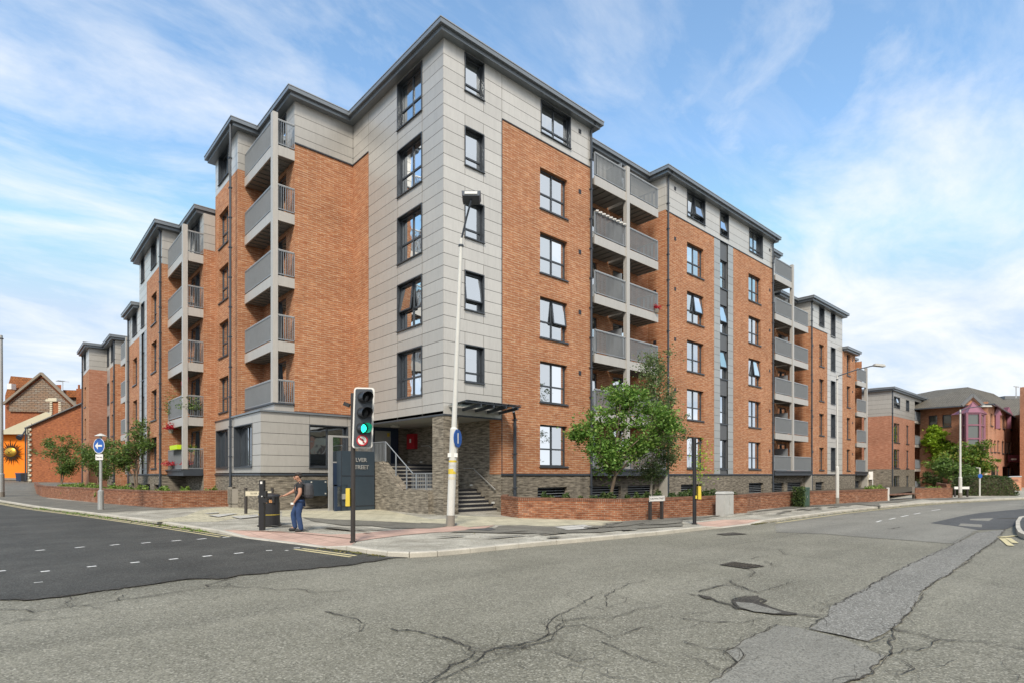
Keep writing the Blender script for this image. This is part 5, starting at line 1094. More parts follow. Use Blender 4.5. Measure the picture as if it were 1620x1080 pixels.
# --- entrance gate and totem between box bay and undercroft
eg = thing('entrance_gate', 'blue framed security gate of glass and steel beside the SILVER STREET panel', 'gate', (11.7,25.3,.1))
def uvw(x0, x1, z0, z1, y, mat, nm, par, th=.06): m = MB(); m.box(x0, x1, y-th, y, z0, z1); return m.build(nm, MATS[mat], par)
gy = 24.2
def vv(x, v0): c = cof(x); return c[0]*v0/c[1]
gx0, gx1 = vv(521, gy), vv(541, gy)
m = MB(); m.box(gx0-.06, gx0+.12, gy-.1, gy, .1, 3.45); m.box(gx0+.12, gx1+.45, gy-.1, gy, 3.37, 3.45); m.box(gx0+.12, gx1-.06, gy-.08, gy-.01, 2.22, 2.28); m.build('frame', MATS['rail_light'], eg)
uvw(gx0+.12, gx1-.06, 2.28, 3.37, gy-.03, 'glass_clear', 'glass_panel', eg, .02); uvw(gx0+.12, gx1-.06, 1.25, 2.22, gy-.02, 'gate_blue', 'blue_panel', eg, .05)
m = MB(); m.box(gx0-.02, gx0+.1, gy-.6, gy-.5, .1, 1.25); m.box(gx1-.1, gx1-.02, gy-.6, gy-.5, .1, 1.25); m.box(gx0-.02, gx1-.02, gy-.6, gy-.5, 1.2, 1.25); m.box(gx0+.1, gx1-.1, gy-.58, gy-.52, .12, .3); m.build('screen_frame', MATS['gate_blue'], eg)
uvw(gx0+.1, gx1-.1, .3, 1.2, gy-.54, 'glass_clear', 'screen_glass', eg, .02); uvw(gx0+.3, gx0+.66, .62, .85, gy-.6, 'steel_galv', 'letter_box', eg, .08)
et = thing('entrance_totem', 'tall dark blue steel panel lettered SILVER STREET left of the steps', 'entrance panel', (13,25.3,.1))
# panel surveyed from the photo: x 539..592, y 706(top)..805
pA, pB = Vector((11.35,23.0,0)), Vector((12.98,23.0,0))
def vv(x, v0): c = cof(x); return c[0]*v0/c[1]
v0 = 23.6; x0, x1, x2 = vv(541,v0), vv(560,v0), vv(592.5,v0)
d_ = v0/cof(570)[1]; ztop = EYE+(750-713)*d_/900
m = MB(); m.box(x0, x2, v0, v0+.9, .1, ztop); bod = m.build('casing', MATS['totem_blue'], et)
m = MB(); 
for z in (ztop-1.12, .28): m.box(x0-.006, x2+.006, v0-.012, v0-.001, z, z+.03)
m.box(x1-.62, x1-.60, v0-.012, v0-.001, .1, ztop-.01); m.build('panel_joint', MATS['louvre'], et)
tx = vv(559, v0)
for s_, xr, zc_ in (('SILVER', vv(580,v0), 727), ('STREET', vv(583,v0), 738.5)):
    z = EYE+(750-zc_)*(v0/cof(570)[1])/900
    letters(s_, .25, 'rail_light', 'lettering', et, Vector((xr, v0-.02, z)), Vector((1,0,0)), UP, .01, 'RIGHT', .004)
# --- wall mounted things in the undercroft
fb = thing('inlet_box', 'red cabinet on the grey brick wall inside the covered entrance', 'fire cabinet', (15.9,25.5,3.4))
m = MB(); m.obox(Vector((15.9,25.45,3.42)), Vector((0,1,0)), Vector((1,0,0)), UP, .72, .2, .78); m.build('box', MATS['red'], fb)
m = MB(); m.obox(Vector((15.79,25.45,3.45)), Vector((0,1,0)), Vector((1,0,0)), UP, .14, .01, .2); m.build('notice', MATS['white_paint'], fb)
m = MB(); m.box(15.97, 15.999, 26.6-.8, 26.6-.2, 3.5, 3.78) ; tag(m.build('wall_sign', MATS['white_paint']), 'small white notice on the grey brick beside the entrance door', 'sign')
for (px, py, w_, h_, mt_, lab) in ((1380.5,751.5,1.0,.9,'white_paint','white square sign on the end wall past the last balconies'), (1373,752.5,.55,.35,'cream_trim','small cream sign beside the white square sign')):
    c = at(px, py, 63.5); m = MB(); m.obox(c, RGT, FWD, UP, w_*.9, .04, h_); m.obox(Vector((c.x, c.y, c.z/2)), RGT, FWD, UP, .06, .06, c.z); tag(m.build('notice_board', MATS[mt_]), lab, 'sign')
# ================================================================ TREES AND PLANTS
def grow(name, label, base, h, blobs, nleaf, ls, mat, seed, trunk_r=.07, bark='bark', group=None, cat='tree', lean=(0,0), limbs=9, stems=1):
    """blobs: (dx, dy, z, rx, ry, rz) in camera-right / forward offsets"""
    r = random.Random(seed); base = Vector(base); t = thing(name, label, cat, tuple(base), group)
    m = MB(); tips = []
    for s_ in range(stems):
        o = Vector((r.uniform(-.12,.12), r.uniform(-.12,.12), 0))*(stems > 1)
        top = base+o+RGT*lean[0]+FWD*lean[1]+UP*h*.82; k = 7
        sp_ = [base+o+(top-base-o)*(i/k)+Vector((r.gauss(0,.03), r.gauss(0,.03), 0))*(h/4)*(i > 0) for i in range(k+1)]
        m.tube(sp_, [trunk_r*(1-.82*i/k) for i in range(k+1)], 8)
        for j in range(limbs):
            b = r.choice(blobs); i = r.randint(2, k-1); st = sp_[i]
            en = base+RGT*(b[0]+r.uniform(-.75,.75)*b[3])+FWD*(b[1]+r.uniform(-.75,.75)*b[4])+UP*(b[2]+r.uniform(-.6,.75)*b[5])
            if en.z < st.z: st = sp_[max(1, i-2)]
            mid = st.lerp(en, .5)+Vector((r.gauss(0,.08), r.gauss(0,.08), r.uniform(-.05,.12)))*(h/4)
            m.tube([st, mid, en], [trunk_r*.42, trunk_r*.26, trunk_r*.08], 6); tips += [mid, en, mid.lerp(en, .5)]
            for _ in range(3):
                e2 = en+Vector((r.gauss(0,.25), r.gauss(0,.25), r.gauss(.05,.2)))*(h/4); m.tube([mid.lerp(en, r.uniform(.3,.9)), e2], [trunk_r*.13, trunk_r*.05], 5); tips.append(e2)
    m.build('trunk', MATS[bark], t)
    c = MB(); per = max(1, nleaf//(len(tips)*4+len(blobs)*42)); centers = []
    for b in blobs:
        vol = b[3]*b[4]*b[5]
        for _ in range(42):
            while True:
                q = Vector((r.uniform(-1,1), r.uniform(-1,1), r.uniform(-1,1)))
                if .25 < q.length < 1: break
            centers.append(base+RGT*(b[0]+q.x*b[3])+FWD*(b[1]+q.y*b[4])+UP*(b[2]+q.z*b[5]))
    for tp_ in tips: centers += [tp_+Vector((r.gauss(0,.14), r.gauss(0,.14), r.gauss(0,.1))) for _ in range(4)]
    for ce in centers:
        sc = r.uniform(.09, .24)*(h/5)**.5
        dr = Vector((r.gauss(0,1), r.gauss(0,1), r.gauss(-.3,.5))).normalized()*sc*1.5
        for _ in range(int(per*r.uniform(.4, 1.7))+1):
            p = ce+dr*r.uniform(-1,1)+Vector((r.gauss(0,sc*.6), r.gauss(0,sc*.6), r.gauss(0,sc*.45))); leaf(c, p, ls*r.uniform(.55,1.3), r)
    c.build('crown', MATS[mat], t, recalc=False); return t
b_ = Vector((18.3,14.36,.42))
grow('cherry_tree', 'leafy young green tree with spreading crown behind the corner garden wall', b_, 5.2,
     [(.45,0,3.6,1.4,1.2,.7),(1.6,.2,3.6,.95,.9,.7),(-.75,0,3.0,.85,.8,.45),(.75,0,4.4,.8,.8,.4),(-.15,0,2.3,.9,.8,.35),(2.3,.3,3.3,.5,.5,.45),(.0,0,1.7,.45,.5,.25),(1.3,.2,2.5,.7,.7,.35),(-1.35,0,2.9,.3,.3,.15)], 12500, .072, 'leaf_cherry', 21, .075, lean=(.35,0), limbs=18)
b_ = Vector((21.3,14.6,.42))
grow('birch_tree', 'slender pale stemmed tree with small grey green leaves behind the leafy young tree', b_, 6.9,
     [(.1,0,6.1,.5,.5,.75),(.2,0,5.2,.75,.6,.8),(.35,0,4.3,.9,.8,.7),(.75,0,3.2,.8,.7,.7),(.75,0,2.2,.6,.6,.6),(.05,0,1.4,.4,.4,.5)], 13500, .052, 'leaf_birch', 33, .06, 'bark_pale', lean=(.25,0), limbs=16)
b_ = Vector((20.1,12.9,.42))
grow('sapling', 'spindly sapling with sparse yellow leaves beside the bare signal pole', (20.85,12.0,.42), 3.0, [(.05,0,1.3,.18,.15,.6),(.15,0,2.2,.15,.12,.6)], 320, .045, 'leaf_lime', 5, .018, limbs=6)
for i, (bx, by, hh, bl, nl, lab) in enumerate([
   (4.0, 62.0, 4.9, [(-.6,0,3.0,1.1,.9,.8),(.7,0,3.6,.9,.8,1.0),(.6,0,2.2,1.0,.9,.6),(-1.1,0,3.9,.45,.5,.35),(.2,0,1.6,.5,.5,.4)], 6200, 'small bushy tree before the old brick side wall, farthest left of the street trees'),
   (5.7, 54.5, 4.3, [(-.4,0,2.4,1.0,.9,.7),(.5,0,3.2,.7,.7,.8),(-.9,0,3.0,.5,.5,.4),(.3,0,1.5,.7,.6,.45)], 5600, 'middle small bushy tree behind the one way sign post'),
   (6.2, 42.2, 4.9, [(-.55,0,2.5,.75,.7,.6),(.25,0,3.9,.45,.5,.75),(.15,0,2.9,.8,.6,.5),(-1.1,0,2.1,.5,.5,.4),(.85,0,3.1,.35,.3,.25)], 5200, 'small open tree nearest the balconies behind the side street wall')]):
    grow('small_tree', lab, (bx, by, .42), hh, bl, nl, .075, 'leaf_small', 50+i, .06, group='small trees along the side street', limbs=12, stems=2)
p_ = at(1488, 770, 68); p_.z = 0
grow('lime_tree', 'bright lime green tree beside the four storey block', p_, 8, [(-.1,0,4.2,1.4,1.8,1.8),(-.5,0,6.2,1.0,1.1,1.3),(.8,0,3.6,1.4,1.5,1.6)], 9000, .17, 'leaf_lime', 61, .14, limbs=12)
p_ = at(1516, 770, 60); p_.z = 0
grow('maple_tree', 'broad dark green maple with reddish tips in front of the office', p_, 6, [(0,0,3.2,2.6,2,1.3),(1.2,0,4.2,1.7,1.5,1.1),(-1.6,0,2.8,1.5,1.3,1.2),(2.3,0,2.7,1.3,1.2,1.0)], 12000, .13, 'leaf_maple', 62, .13, limbs=18)
p_ = at(1508, 772, 55); p_.z = 0
grow('young_maple', 'lighter green young maple in front of the broad dark maple', p_, 4, [(.2,0,2.1,1.7,1.2,.9),(1.2,0,1.7,1.3,1.0,.7),(-1.0,0,2.4,1.0,1.0,.7)], 6500, .11, 'leaf_small', 63, .1, limbs=12)
p_ = at(1476, 780, 68); p_.z = 0
grow('dark_shrub', 'dark shrub mass at the foot of the four storey block', p_, 3, [(0,0,1.0,1.6,1.4,1.0),(2,0,1.0,1.6,1.4,.9)], 4000, .12, 'leaf_hedge', 64, .08, cat='shrub', limbs=8)
hd = MB(); rh_ = random.Random(77); hc_ = Vector(gp(1583,784,.1))+FWD*1.6
for _ in range(9000):
    x, y, z = rh_.uniform(-1,1), rh_.uniform(-1,1), rh_.random(); f = 1-.12*max(0, z-.6)
    s_ = rh_.choice((0, 1, 2)); 
    if s_ == 0: y = rh_.choice((-1,1))
    elif s_ == 1: z = 1
    else: x = rh_.choice((-1,1))
    f = 1-.22*max(0, z-.55)/.45
    leaf(hd, hc_+RGT*(x*1.95*f+rh_.gauss(0,.03))+FWD*(y*.95*f+rh_.gauss(0,.03))+UP*(z*1.5-.15*(x*x)+rh_.gauss(0,.03)), .06, rh_)
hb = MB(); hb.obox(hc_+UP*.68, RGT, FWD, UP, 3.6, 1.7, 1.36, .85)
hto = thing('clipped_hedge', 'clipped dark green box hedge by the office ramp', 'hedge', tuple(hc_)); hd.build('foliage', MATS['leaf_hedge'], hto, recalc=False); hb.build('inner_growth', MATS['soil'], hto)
def cover(name, label, strips, n, mat, seed, z0=.42, hh=(.15,.5), ls=.05):
    r = random.Random(seed); m = MB(); cl = []
    for (a, b, wd) in strips:
        for _ in range(int((Vector(b)-Vector(a)).length*4)): cl.append((Vector(a).lerp(Vector(b), r.random())+Vector((r.uniform(-wd,wd), r.uniform(-wd,wd))), r.uniform(*hh), r.uniform(.12,.34)))
    for _ in range(n):
        c, h_, s_ = r.choice(cl); a = r.uniform(0, 6.28); q = r.random()**.5; z = z0+h_*math.sqrt(max(0, 1-q*q))*r.uniform(.4,1.05)
        leaf(m, (c.x+math.cos(a)*q*s_, c.y+math.sin(a)*q*s_, z), ls*r.uniform(.6,1.3), r)
    o = m.build(name, MATS[mat], recalc=False); o['kind'] = 'stuff'; o['label'] = label; return o
cover('ground_cover', 'low green planting behind the corner garden wall', [((17.2,12.6),(23.2,12.1),.35),((15.6,15.5),(17,13.2),.3)], 14000, 'leaf_hedge', 1, .42, (.45,.72), .055)
cover('ground_cover', 'bright low planting behind the side street wall', [((6.2,32.6),(4.8,40.4),.45),((4.8,40.4),(3.2,52),.55),((5.9,31.9),(8.3,31.5),.2)], 15000, 'leaf_ground', 2, .42, (.45,.75), .07)
cover('ground_cover', 'green tufts behind the far footway walls', [((41,11.6),(46,12.5),.4),((48,10.2),(50,10),.4)], 3000, 'leaf_ground', 3, .42, (.3,.6), .07)
cover('weeds', 'small weeds growing in the gutter', [(tuple(kpt(2,-.03)),tuple(kpt(5,-.03)),.04)], 900, 'leaf_ground', 4, 0, (.03,.09), .03)
# ================================================================ FAR BUILDINGS
# --- left: old houses and the orange wall up the side street
def fplate(mb, t, px, th):  # outline in a plane facing the street mouth at distance t, real thickness th
    mb.plate([at(x, y, t) for x, y in px], -th if (at(*px[1],t)-at(*px[0],t)).cross(at(*px[2],t)-at(*px[0],t)).dot(FWD) < 0 else th)
def slab(mb, t, px, L):
    """outline facing the street mouth, extruded L metres back along the street"""
    P0 = [at(x, y, t) for x, y in px]; xm = sum(x for x, y in px)/len(px); D_ = (FWD+RGT*((xm-810)/900))*L; Q0 = [p+D_ for p in P0]; n = len(P0)
    for tri in tessellate_polygon([P0]): mb.face([P0[i] for i in tri]); mb.face([Q0[i] for i in tri])
    for i in range(n): j = (i+1) % n; mb.face([P0[i], P0[j], Q0[j], Q0[i]])
HB = thing('brick_cottage', 'old orange brick building with sloping verge and pale quoins behind the left garden wall', 'house', tuple(at(85,760,74)))
m = MB(); slab(m, 74, [(43,764),(43,675),(128,640),(140,634),(190,640),(190,764)], 9); m.build('wall', MATS['brick_old'], HB)
m = MB(); a = at(40,676.5,73.8); b = at(142,632,73.8)
m.bar(a, b, .35, .12); m.bar(at(84,651,74), at(84,651,74)+UP*.01, .01) if False else None
m.build('verge', MATS['lead'], HB)
m = MB()
for i in range(24):
    z = .5+i*.33; p = at(45,750,73.9); p.z = z+.15; m.obox(p+RGT*(.12 if i % 2 else 0), RGT, FWD, UP, .55 if i % 2 else .28, .12, .27)
m.build('quoins', MATS['cream_trim'], HB)
m = MB(); slab(m, 74.5, [(81,657),(81,634),(94,634),(94,653)], 1.0); ch = m.build('chimney', MATS['brick_old'], HB)
m = MB(); c = at(87.5,633.5,75); m.obox(c, RGT, FWD, UP, 1.45, 1.4, .3); c = at(87.5,631,75); m.obox(c, RGT, FWD, UP, 1.1, 1.0, .2); m.build('chimney_cap', MATS['cream_trim'], ch)
m = MB()
for i in range(7):
    for s_ in (0, 1): p = at(81 if not s_ else 94.5, 654-i*3, 74.4); m.obox(p, RGT, FWD, UP, .32, .1, .16)
m.build('quoins', MATS['cream_trim'], ch)
m = MB(); p = at(35,688,72.5); m.tube([p, p-FWD*.5-UP*.35], [.2,.36], 10); m.bar(p, at(41,679,73.5), .12); m.build('outdoor_lamp', MATS['pipe_dark'], HB)
m = MB(); m.bar(at(40.5,760,73.6), at(40.5,676,73.6), .16); m.build('downpipe', MATS['pipe_dark'], HB)
RW = thing('cream_gable', 'cream rendered sloping roof edge above the orange wall', 'roof wall', tuple(at(40,690,79)))
m = MB(); fplate(m, 79, [(-30,686),(-30,695),(-30,681),(5,679.5),(72,651),(90,660),(44,684.5),(44,686)][2:]+[(-30,686)], 3); m.build('wall', MATS['render_cream'], RW)
OW = thing('orange_wall', 'bright orange painted wall at the end of the side street', 'wall', tuple(at(20,757,80)))
m = MB(); slab(m, 80, [(-60,757),(-60,684),(44,684),(44,757)], 6); m.build('wall', MATS['orange_paint'], OW)
m = MB(); p = at(-8,757,79.9); q = at(40,757,79.9); m.bar(p, q, .3, .3); m.build('wall_foot', MATS['concrete_dark'], OW)
SN = thing('sun_sculpture', 'golden sun face with dark pointed rays mounted on the orange wall', 'sculpture', tuple(at(17.5,714.5,79.8)))
sc0 = at(17.5,714.5,79.7)
m = MB(); rs = random.Random(2)
for k in range(24):
    a = 2*math.pi*k/24+.05; d = RGT*math.cos(a)+UP*math.sin(a); t_ = RGT*-math.sin(a)+UP*math.cos(a); L = 1.75 if k % 2 == 0 else 1.3
    p = sc0+d*.55; m.plate([p-t_*.13, p+d*(L-.55), p+t_*.13], .06)
m.build('rays', MATS['bronze'], SN)
m = MB(); rings = []
for j in range(6):
    rad = .8*math.cos(j/5*math.pi/2)+.01; rings.append([sc0+(RGT*math.cos(2*math.pi*k/24)*1.05+UP*math.sin(2*math.pi*k/24)*.85)*rad-FWD*(.06+.28*math.sin(j/5*math.pi/2)) for k in range(24)])
loft(m, rings); face = m.build('face', MATS['gold'], SN, smooth=True)
m = MB()
for s_ in (-1, 1): m.bar(sc0-FWD*.32+RGT*s_*.12+UP*.12, sc0-FWD*.26+RGT*s_*.42+UP*.2, .08, .05); m.bar(sc0-FWD*.38+RGT*s_*.02+UP*.05, sc0-FWD*.36+RGT*s_*.05-UP*.14, .05)
m.bar(sc0-FWD*.3-RGT*.25-UP*.27, sc0-FWD*.3+RGT*.25-UP*.27, .06, .05); m.build('features', MATS['bronze'], face)
TH = thing('tile_hung_house', 'old house with grey tile hung gable and orange clay roof above the cottage', 'house', tuple(at(60,760,92)))
m = MB(); slab(m, 92, [(8,762),(8,637),(65,590),(119,641),(119,762)], 8); m.build('wall', MATS['brick_old'], TH)
m = MB(); fplate(m, 91.7, [(14,650),(14,637),(65,597),(112,641),(112,652)], .2); m.build('tile_hanging', MATS['tile_hung'], TH)
m = MB(); ap, l_, r_2 = at(65.5,589.5,91.3), at(5,638.5,91.3), at(121,642,91.3)
m.bar(l_, ap, .35, .3, FWD); m.bar(ap, r_2, .35, .3, FWD); m.build('barge_board', MATS['timber'], TH)
m = MB(); l2 = at(7,637,91.6); a2 = at(65,590,91.6); r2 = at(120,641,91.6)
DD = (FWD-RGT*.83)*8; m.face([l2, a2, a2+DD, l2+DD]); m.face([a2, r2, r2+DD, a2+DD]); m.build('roof', MATS['tile_orange'], TH)
OR = thing('clay_roofed_house', 'house with weathered orange clay tile roof behind the tile hung gable', 'house', tuple(at(40,760,104)))
m = MB(); fplate(m, 104, [(8,625),(17,594),(60,598),(60,640),(8,640)], .4); m.build('roof', MATS['tile_orange'], OR)
m = MB(); slab(m, 104.6, [(8,760),(8,625),(60,625),(60,760)], 8); m.build('wall', MATS['brick_old'], OR)
m = MB(); p = at(18.5,611,103); m.obox(p, RGT, FWD, UP, .75, 1, 1.0); m.build('dormer', MATS['white_paint'], OR)
BR = thing('rear_house', 'brown tiled house with two chimney stacks right of the tile hung gable', 'house', tuple(at(115,760,100)))
m = MB(); fplate(m, 100, [(88,627),(100,616),(135,617),(135,628)], .4); m.build('roof', MATS['tile_orange'], BR)
m = MB(); slab(m, 100.6, [(88,760),(88,627),(135,627),(135,760)], 7); m.build('wall', MATS['timber'], BR)
for q, z in (((87,608,97,622), 99), ((120.5,614,131,650), 98)): 
    m = MB(); slab(m, z, [(q[0],q[3]),(q[0],q[1]),(q[2],q[1]),(q[2],q[3])], 1.2); co_ = m.build('chimney', MATS['brick_old'], BR)
m = MB(); m.tube([at(125,614,98.5), at(125,608,98.5)], .16, 8); m.build('chimney_pot', MATS['brick_old'], co_)
ae = thing('tv_aerial', 'thin television aerial on a mast above the tile hung gable', 'aerial', tuple(at(99.5,640,95)))
m = MB(); m.bar(at(99.5,642,95), at(99.5,603,95), .09); m.build('mast', MATS['steel_galv'], ae)
m = MB(); m.bar(at(90,601.5,95), at(109,603.5,95), .07)
for k in range(9): p = at(90.5+k*1.2,601.6+k*.12,95); m.bar(p-FWD*.3-UP*.12, p+FWD*.3+UP*.12, .06)
m.build('boom', MATS['steel_galv'], ae)
# bins and bikes by the orange wall
for i, (x, mt_, lab) in enumerate(((32.5,'bin_navy','dark blue wheeled bin in front of the orange wall'),(40.5,'paint_black','black wheeled bin half hidden at the cottage corner'))):
    p = at(x, 761, 76); g_ = .1+zr(p.y); p.z = g_; WB = thing('wheelie_bin', lab, 'wheelie bin', tuple(p)); 
    m = MB(); m.obox(p+UP*.56, RGT, FWD, -UP, .75, .75, 1.0, .82); m.build('body', MATS[mt_], WB); m = MB(); m.obox(p+UP*1.12, RGT, FWD, UP, .85, .85, .1, .9); m.build('lid', MATS[mt_], WB)
    m = MB(); 
    for s_ in (-1, 1): m.tube([p+RGT*s_*.33+UP*.1+FWD*.3, p+RGT*s_*.4+UP*.1+FWD*.3], .1, 10)
    m.build('wheels', MATS['paint_black'], WB)
# --- right: brick office with purple bay windows
OF = thing('office_building', 'three storey red brick office with slate roof and purple framed bay window', 'office building', tuple(at(1562,770,64)))
TO = 64.0
pL, pC = at(1455,642,70), at(1562.6,638.5,TO); pR = at(1600.5,645.5,79)
def z_at(y, t): return EYE+(750-y)*t/900
ze = z_at(638.5, TO)
def flat(p, z): return Vector((p.x, p.y, z))
def facade(p, q, z0, z1, holes, mat, par, rv=.18, glass='dark_glass', fmat='frame_dark'):
    """plane p->q in plan; holes in fractions along and absolute z"""
    p = Vector((p.x, p.y)); q = Vector((q.x, q.y)); L = (q-p).length; d = (q-p)/L; n = Vector((-d.y, d.x)); 
    if n.dot(Vector((FU, FV))) < 0: n = -n
    P = lambda a, z, dd: (*(p+d*a+n*dd), z)
    A_ = sorted({0, L, *[h[i]*L for h in holes for i in (0,1)]}); Z_ = sorted({z0, z1, *[h[i] for h in holes for i in (2,3)]})
    m = MB(); gl = []
    for i in range(len(A_)-1):
        for j in range(len(Z_)-1):
            ca, cz = (A_[i]+A_[i+1])/2, (Z_[j]+Z_[j+1])/2
            if any(h[0]*L < ca < h[1]*L and h[2] < cz < h[3] for h in holes): continue
            m.face([P(A_[i],Z_[j],0), P(A_[i+1],Z_[j],0), P(A_[i+1],Z_[j+1],0), P(A_[i],Z_[j+1],0)])
    for h in holes:
        a0, a1, b0, b1 = h[0]*L, h[1]*L, h[2], h[3]
        m.face([P(a0,b0,0),P(a0,b0,rv),P(a0,b1,rv),P(a0,b1,0)]); m.face([P(a1,b0,0),P(a1,b0,rv),P(a1,b1,rv),P(a1,b1,0)]); m.face([P(a0,b0,0),P(a1,b0,0),P(a1,b0,rv),P(a0,b0,rv)]); m.face([P(a0,b1,0),P(a1,b1,0),P(a1,b1,rv),P(a0,b1,rv)])
    m.build('wall', MATS[mat], par)
    for h in holes:
        a0, a1, b0, b1 = h[0]*L, h[1]*L, h[2], h[3]; f = MB(); w_ = .09
        X3 = Vector((*d,0)); N3 = Vector((*n,0))
        for s0, s1, t0, t1 in ((a0,a0+w_,b0,b1),(a1-w_,a1,b0,b1),(a0+w_,a1-w_,b0,b0+w_),(a0+w_,a1-w_,b1-w_,b1)): f.obox(Vector(P((s0+s1)/2,(t0+t1)/2,rv)), X3, N3, UP, s1-s0, .08, t1-t0)
        f.obox(Vector(P((a0+a1)/2,b0-.06,-.03)), X3, N3, UP, a1-a0+.1, .12, .1)
        wo_ = f.build('window', MATS[fmat], par); g = MB(); g.face([P(a0+w_,b0+w_,rv+.02),P(a1-w_,b0+w_,rv+.02),P(a1-w_,b1-w_,rv+.02),P(a0+w_,b1-w_,rv+.02)]); g.build('pane', MATS['office_glass'], wo_)
m_ = NT('office_glass'); m_.done((.09,.10,.09), .06, 0, .9); m_.b.inputs['Coat Weight'].default_value = .6
def fr(px_, p, q):   # fraction along p->q at which the sight line of photo column px_ meets the facade
    a = (px_-810)/900; D = Vector((FU+FV*a, FV-FU*a)); P0 = Vector((p.x,p.y)); E0 = Vector((q.x-p.x, q.y-p.y)); det = D.x*(-E0.y)+E0.x*D.y
    return (D.x*P0.y*1-D.y*P0.x)/det*-1 if False else (P0.x*D.y-P0.y*D.x)/(E0.y*D.x-E0.x*D.y)
def hol(p, q, x0, x1, y0, y1): 
    f0, f1 = fr(x0,p,q), fr(x1,p,q); P0 = p.lerp(q, (f0+f1)/2); t = P0.x*FU+P0.y*FV; return (f0, f1, z_at(y1,t), z_at(y0,t))
facade(pL, pC, -.5, ze+.28, [hol(pL,pC,1469,1483,656.5,675), hol(pL,pC,1490.5,1505,655,674), hol(pL,pC,1490,1504,696,708), hol(pL,pC,1539,1552,735,757)], 'brick_office', OF)
facade(pC, pR, -.5, ze+.28, [hol(pC,pR,a,b,y0,y1) for a, b, y0, y1 in ((1567,1570.5,653.5,672.5),(1577,1582,657,676),(1586,1589.5,658,677),(1592.5,1595,659,675),(1597,1600,660,678),(1567,1570.5,695,714),(1572.5,1575.8,696,714),(1578,1581.5,696,714.5),(1585,1588.5,697,716),(1590.6,1593.8,698,716),(1596,1599,698,716),(1568,1581,736.5,757),(1586,1599,737.5,757))], 'brick_office', OF)
pT = at(1613,640,77); pT2 = at(1613.5,610,71); 
facade(pR, pT, -.5, ze+.2, [], 'brick_old', OF)
facade(pT2, at(1700,600,66), -.5, z_at(612,71), [], 'brick_office', OF); facade(pT, pT2, -.5, ze+.4, [], 'brick_office', OF)
m = MB(); a, b, c = flat(pL,ze), flat(pC,ze), flat(pR,ze); ov = -FWD*.5
rA = at(1481,616.5,76); rB = at(1531,611.5,72); rC = at(1572,622,84); rD = at(1588,631.5,88); lE = flat(pL-RGT*3,ze)
m.face([lE+ov, b+ov+RGT*.3, rB, rA]); m.face([b+ov+RGT*.3, c+RGT*.6, rD, rC, rB]); m.face([lE+ov, rA, rA+FWD*12, lE+FWD*16]); m.face([rA, rB, rB+FWD*14, rA+FWD*12]); m.face([rB, rC, rC+FWD*10, rB+FWD*14])
q1 = flat(pT, ze+.2); m.face([c+RGT*.6, q1+RGT*2, at(1620,629,90), rD])
rf = m.build('roof', MATS['slate'], OF)
m = MB(); m.bar(lE+ov*1.05-UP*.06, b+ov*1.05+RGT*.3-UP*.06, .15, .14); m.bar(b+ov*1.05+RGT*.3-UP*.06, c+RGT*.6-UP*.06, .15, .14); m.build('gutter', MATS['frame_dark'], rf)
m = MB(); m.obox(at(1604,630,92), RGT, FWD, UP, 5.5, 3, .5); m.build('flat_roof', MATS['lead'], OF)
m = MB(); m.bar(at(1607.5,629,88), at(1607.5,611,88), .14); m.bar(at(1604,610.5,88), at(1612,611.5,88), .12); m.build('aerial', MATS['rail_light'], OF)
m = MB(); g0 = lambda x, y: at(x, y, fT)
fT = 63.6
m.plate([at(1524,640,63.7), at(1539,624.5,63.7), at(1556,640,63.7)], .3); m.build('gable', MATS['brick_office'], OF)
m = MB(); m.bar(at(1522,641,63.4), at(1539,624.3,63.4), .3, .12, FWD); m.bar(at(1539,624.3,63.4), at(1557,641,63.4), .3, .12, FWD); m.build('gable_verge', MATS['lead'], OF)
m = MB(); fplate(m, 64.5, [(1506,656.5),(1506,651.5),(1560,649.5),(1560,654)], .35); m.build('brick_band', MATS['lead'], OF) if False else None
# oriel bay
BY = MB(); bT = 62.4; P = lambda x, y, dt=0: at(x, y, bT+dt)
zb0, zb1 = z_at(714, bT), z_at(652, bT)
c0, c1, c2, c3 = flat(P(1524,700,1.3), 0), flat(P(1529,700), 0), flat(P(1549.5,700), 0), flat(P(1556.5,700,1.5), 0)
def colm(mb, p, z0, z1, w_=.22): mb.obox(Vector((p.x,p.y,(z0+z1)/2)), RGT, FWD, UP, w_, w_, z1-z0)
for p in (c0,c1,c2,c3): colm(BY, p, zb0, zb1)
for z in (zb0+.1, z_at(693,bT), z_at(671.5,bT), zb1-.1):
    for p, q in ((c0,c1),(c1,c2),(c2,c3)): BY.bar(flat(p,z), flat(q,z), .2, .16)
by = BY.build('bay_window', MATS['purple'], OF)
m = MB(); 
for p, q in ((c0,c1),(c1,c2),(c2,c3)): m.face([flat(p,zb0), flat(q,zb0), flat(q,zb1), flat(p,zb1)])
m.build('pane', MATS['office_glass'], by)
m = MB(); apx = P(1539,637,.8); ex = [flat(c0,zb1)-RGT*.3, flat(c1,zb1)-FWD*.2, flat(c2,zb1)-FWD*.2, flat(c3,zb1)+RGT*.3]
for p, q in zip(ex, ex[1:]): m.face([p, q, apx+UP*.1])
m.face([ex[0], apx, ex[0]+FWD*1.5]); m.face([ex[3], apx, ex[3]+FWD*1.5]); m.bar(ex[0], apx+UP*.12, .14, .1); m.bar(ex[3], apx+UP*.12, .14, .1); m.build('bay_roof', MATS['purple'], by)
m = MB(); lo = P(1541,723,1.2); lw = [flat(p,zb0) for p in (c0,c1,c2,c3)]
for p, q in zip(lw, lw[1:]): m.face([p, q, lo])
m.build('bay_bracket', MATS['maroon'], by)
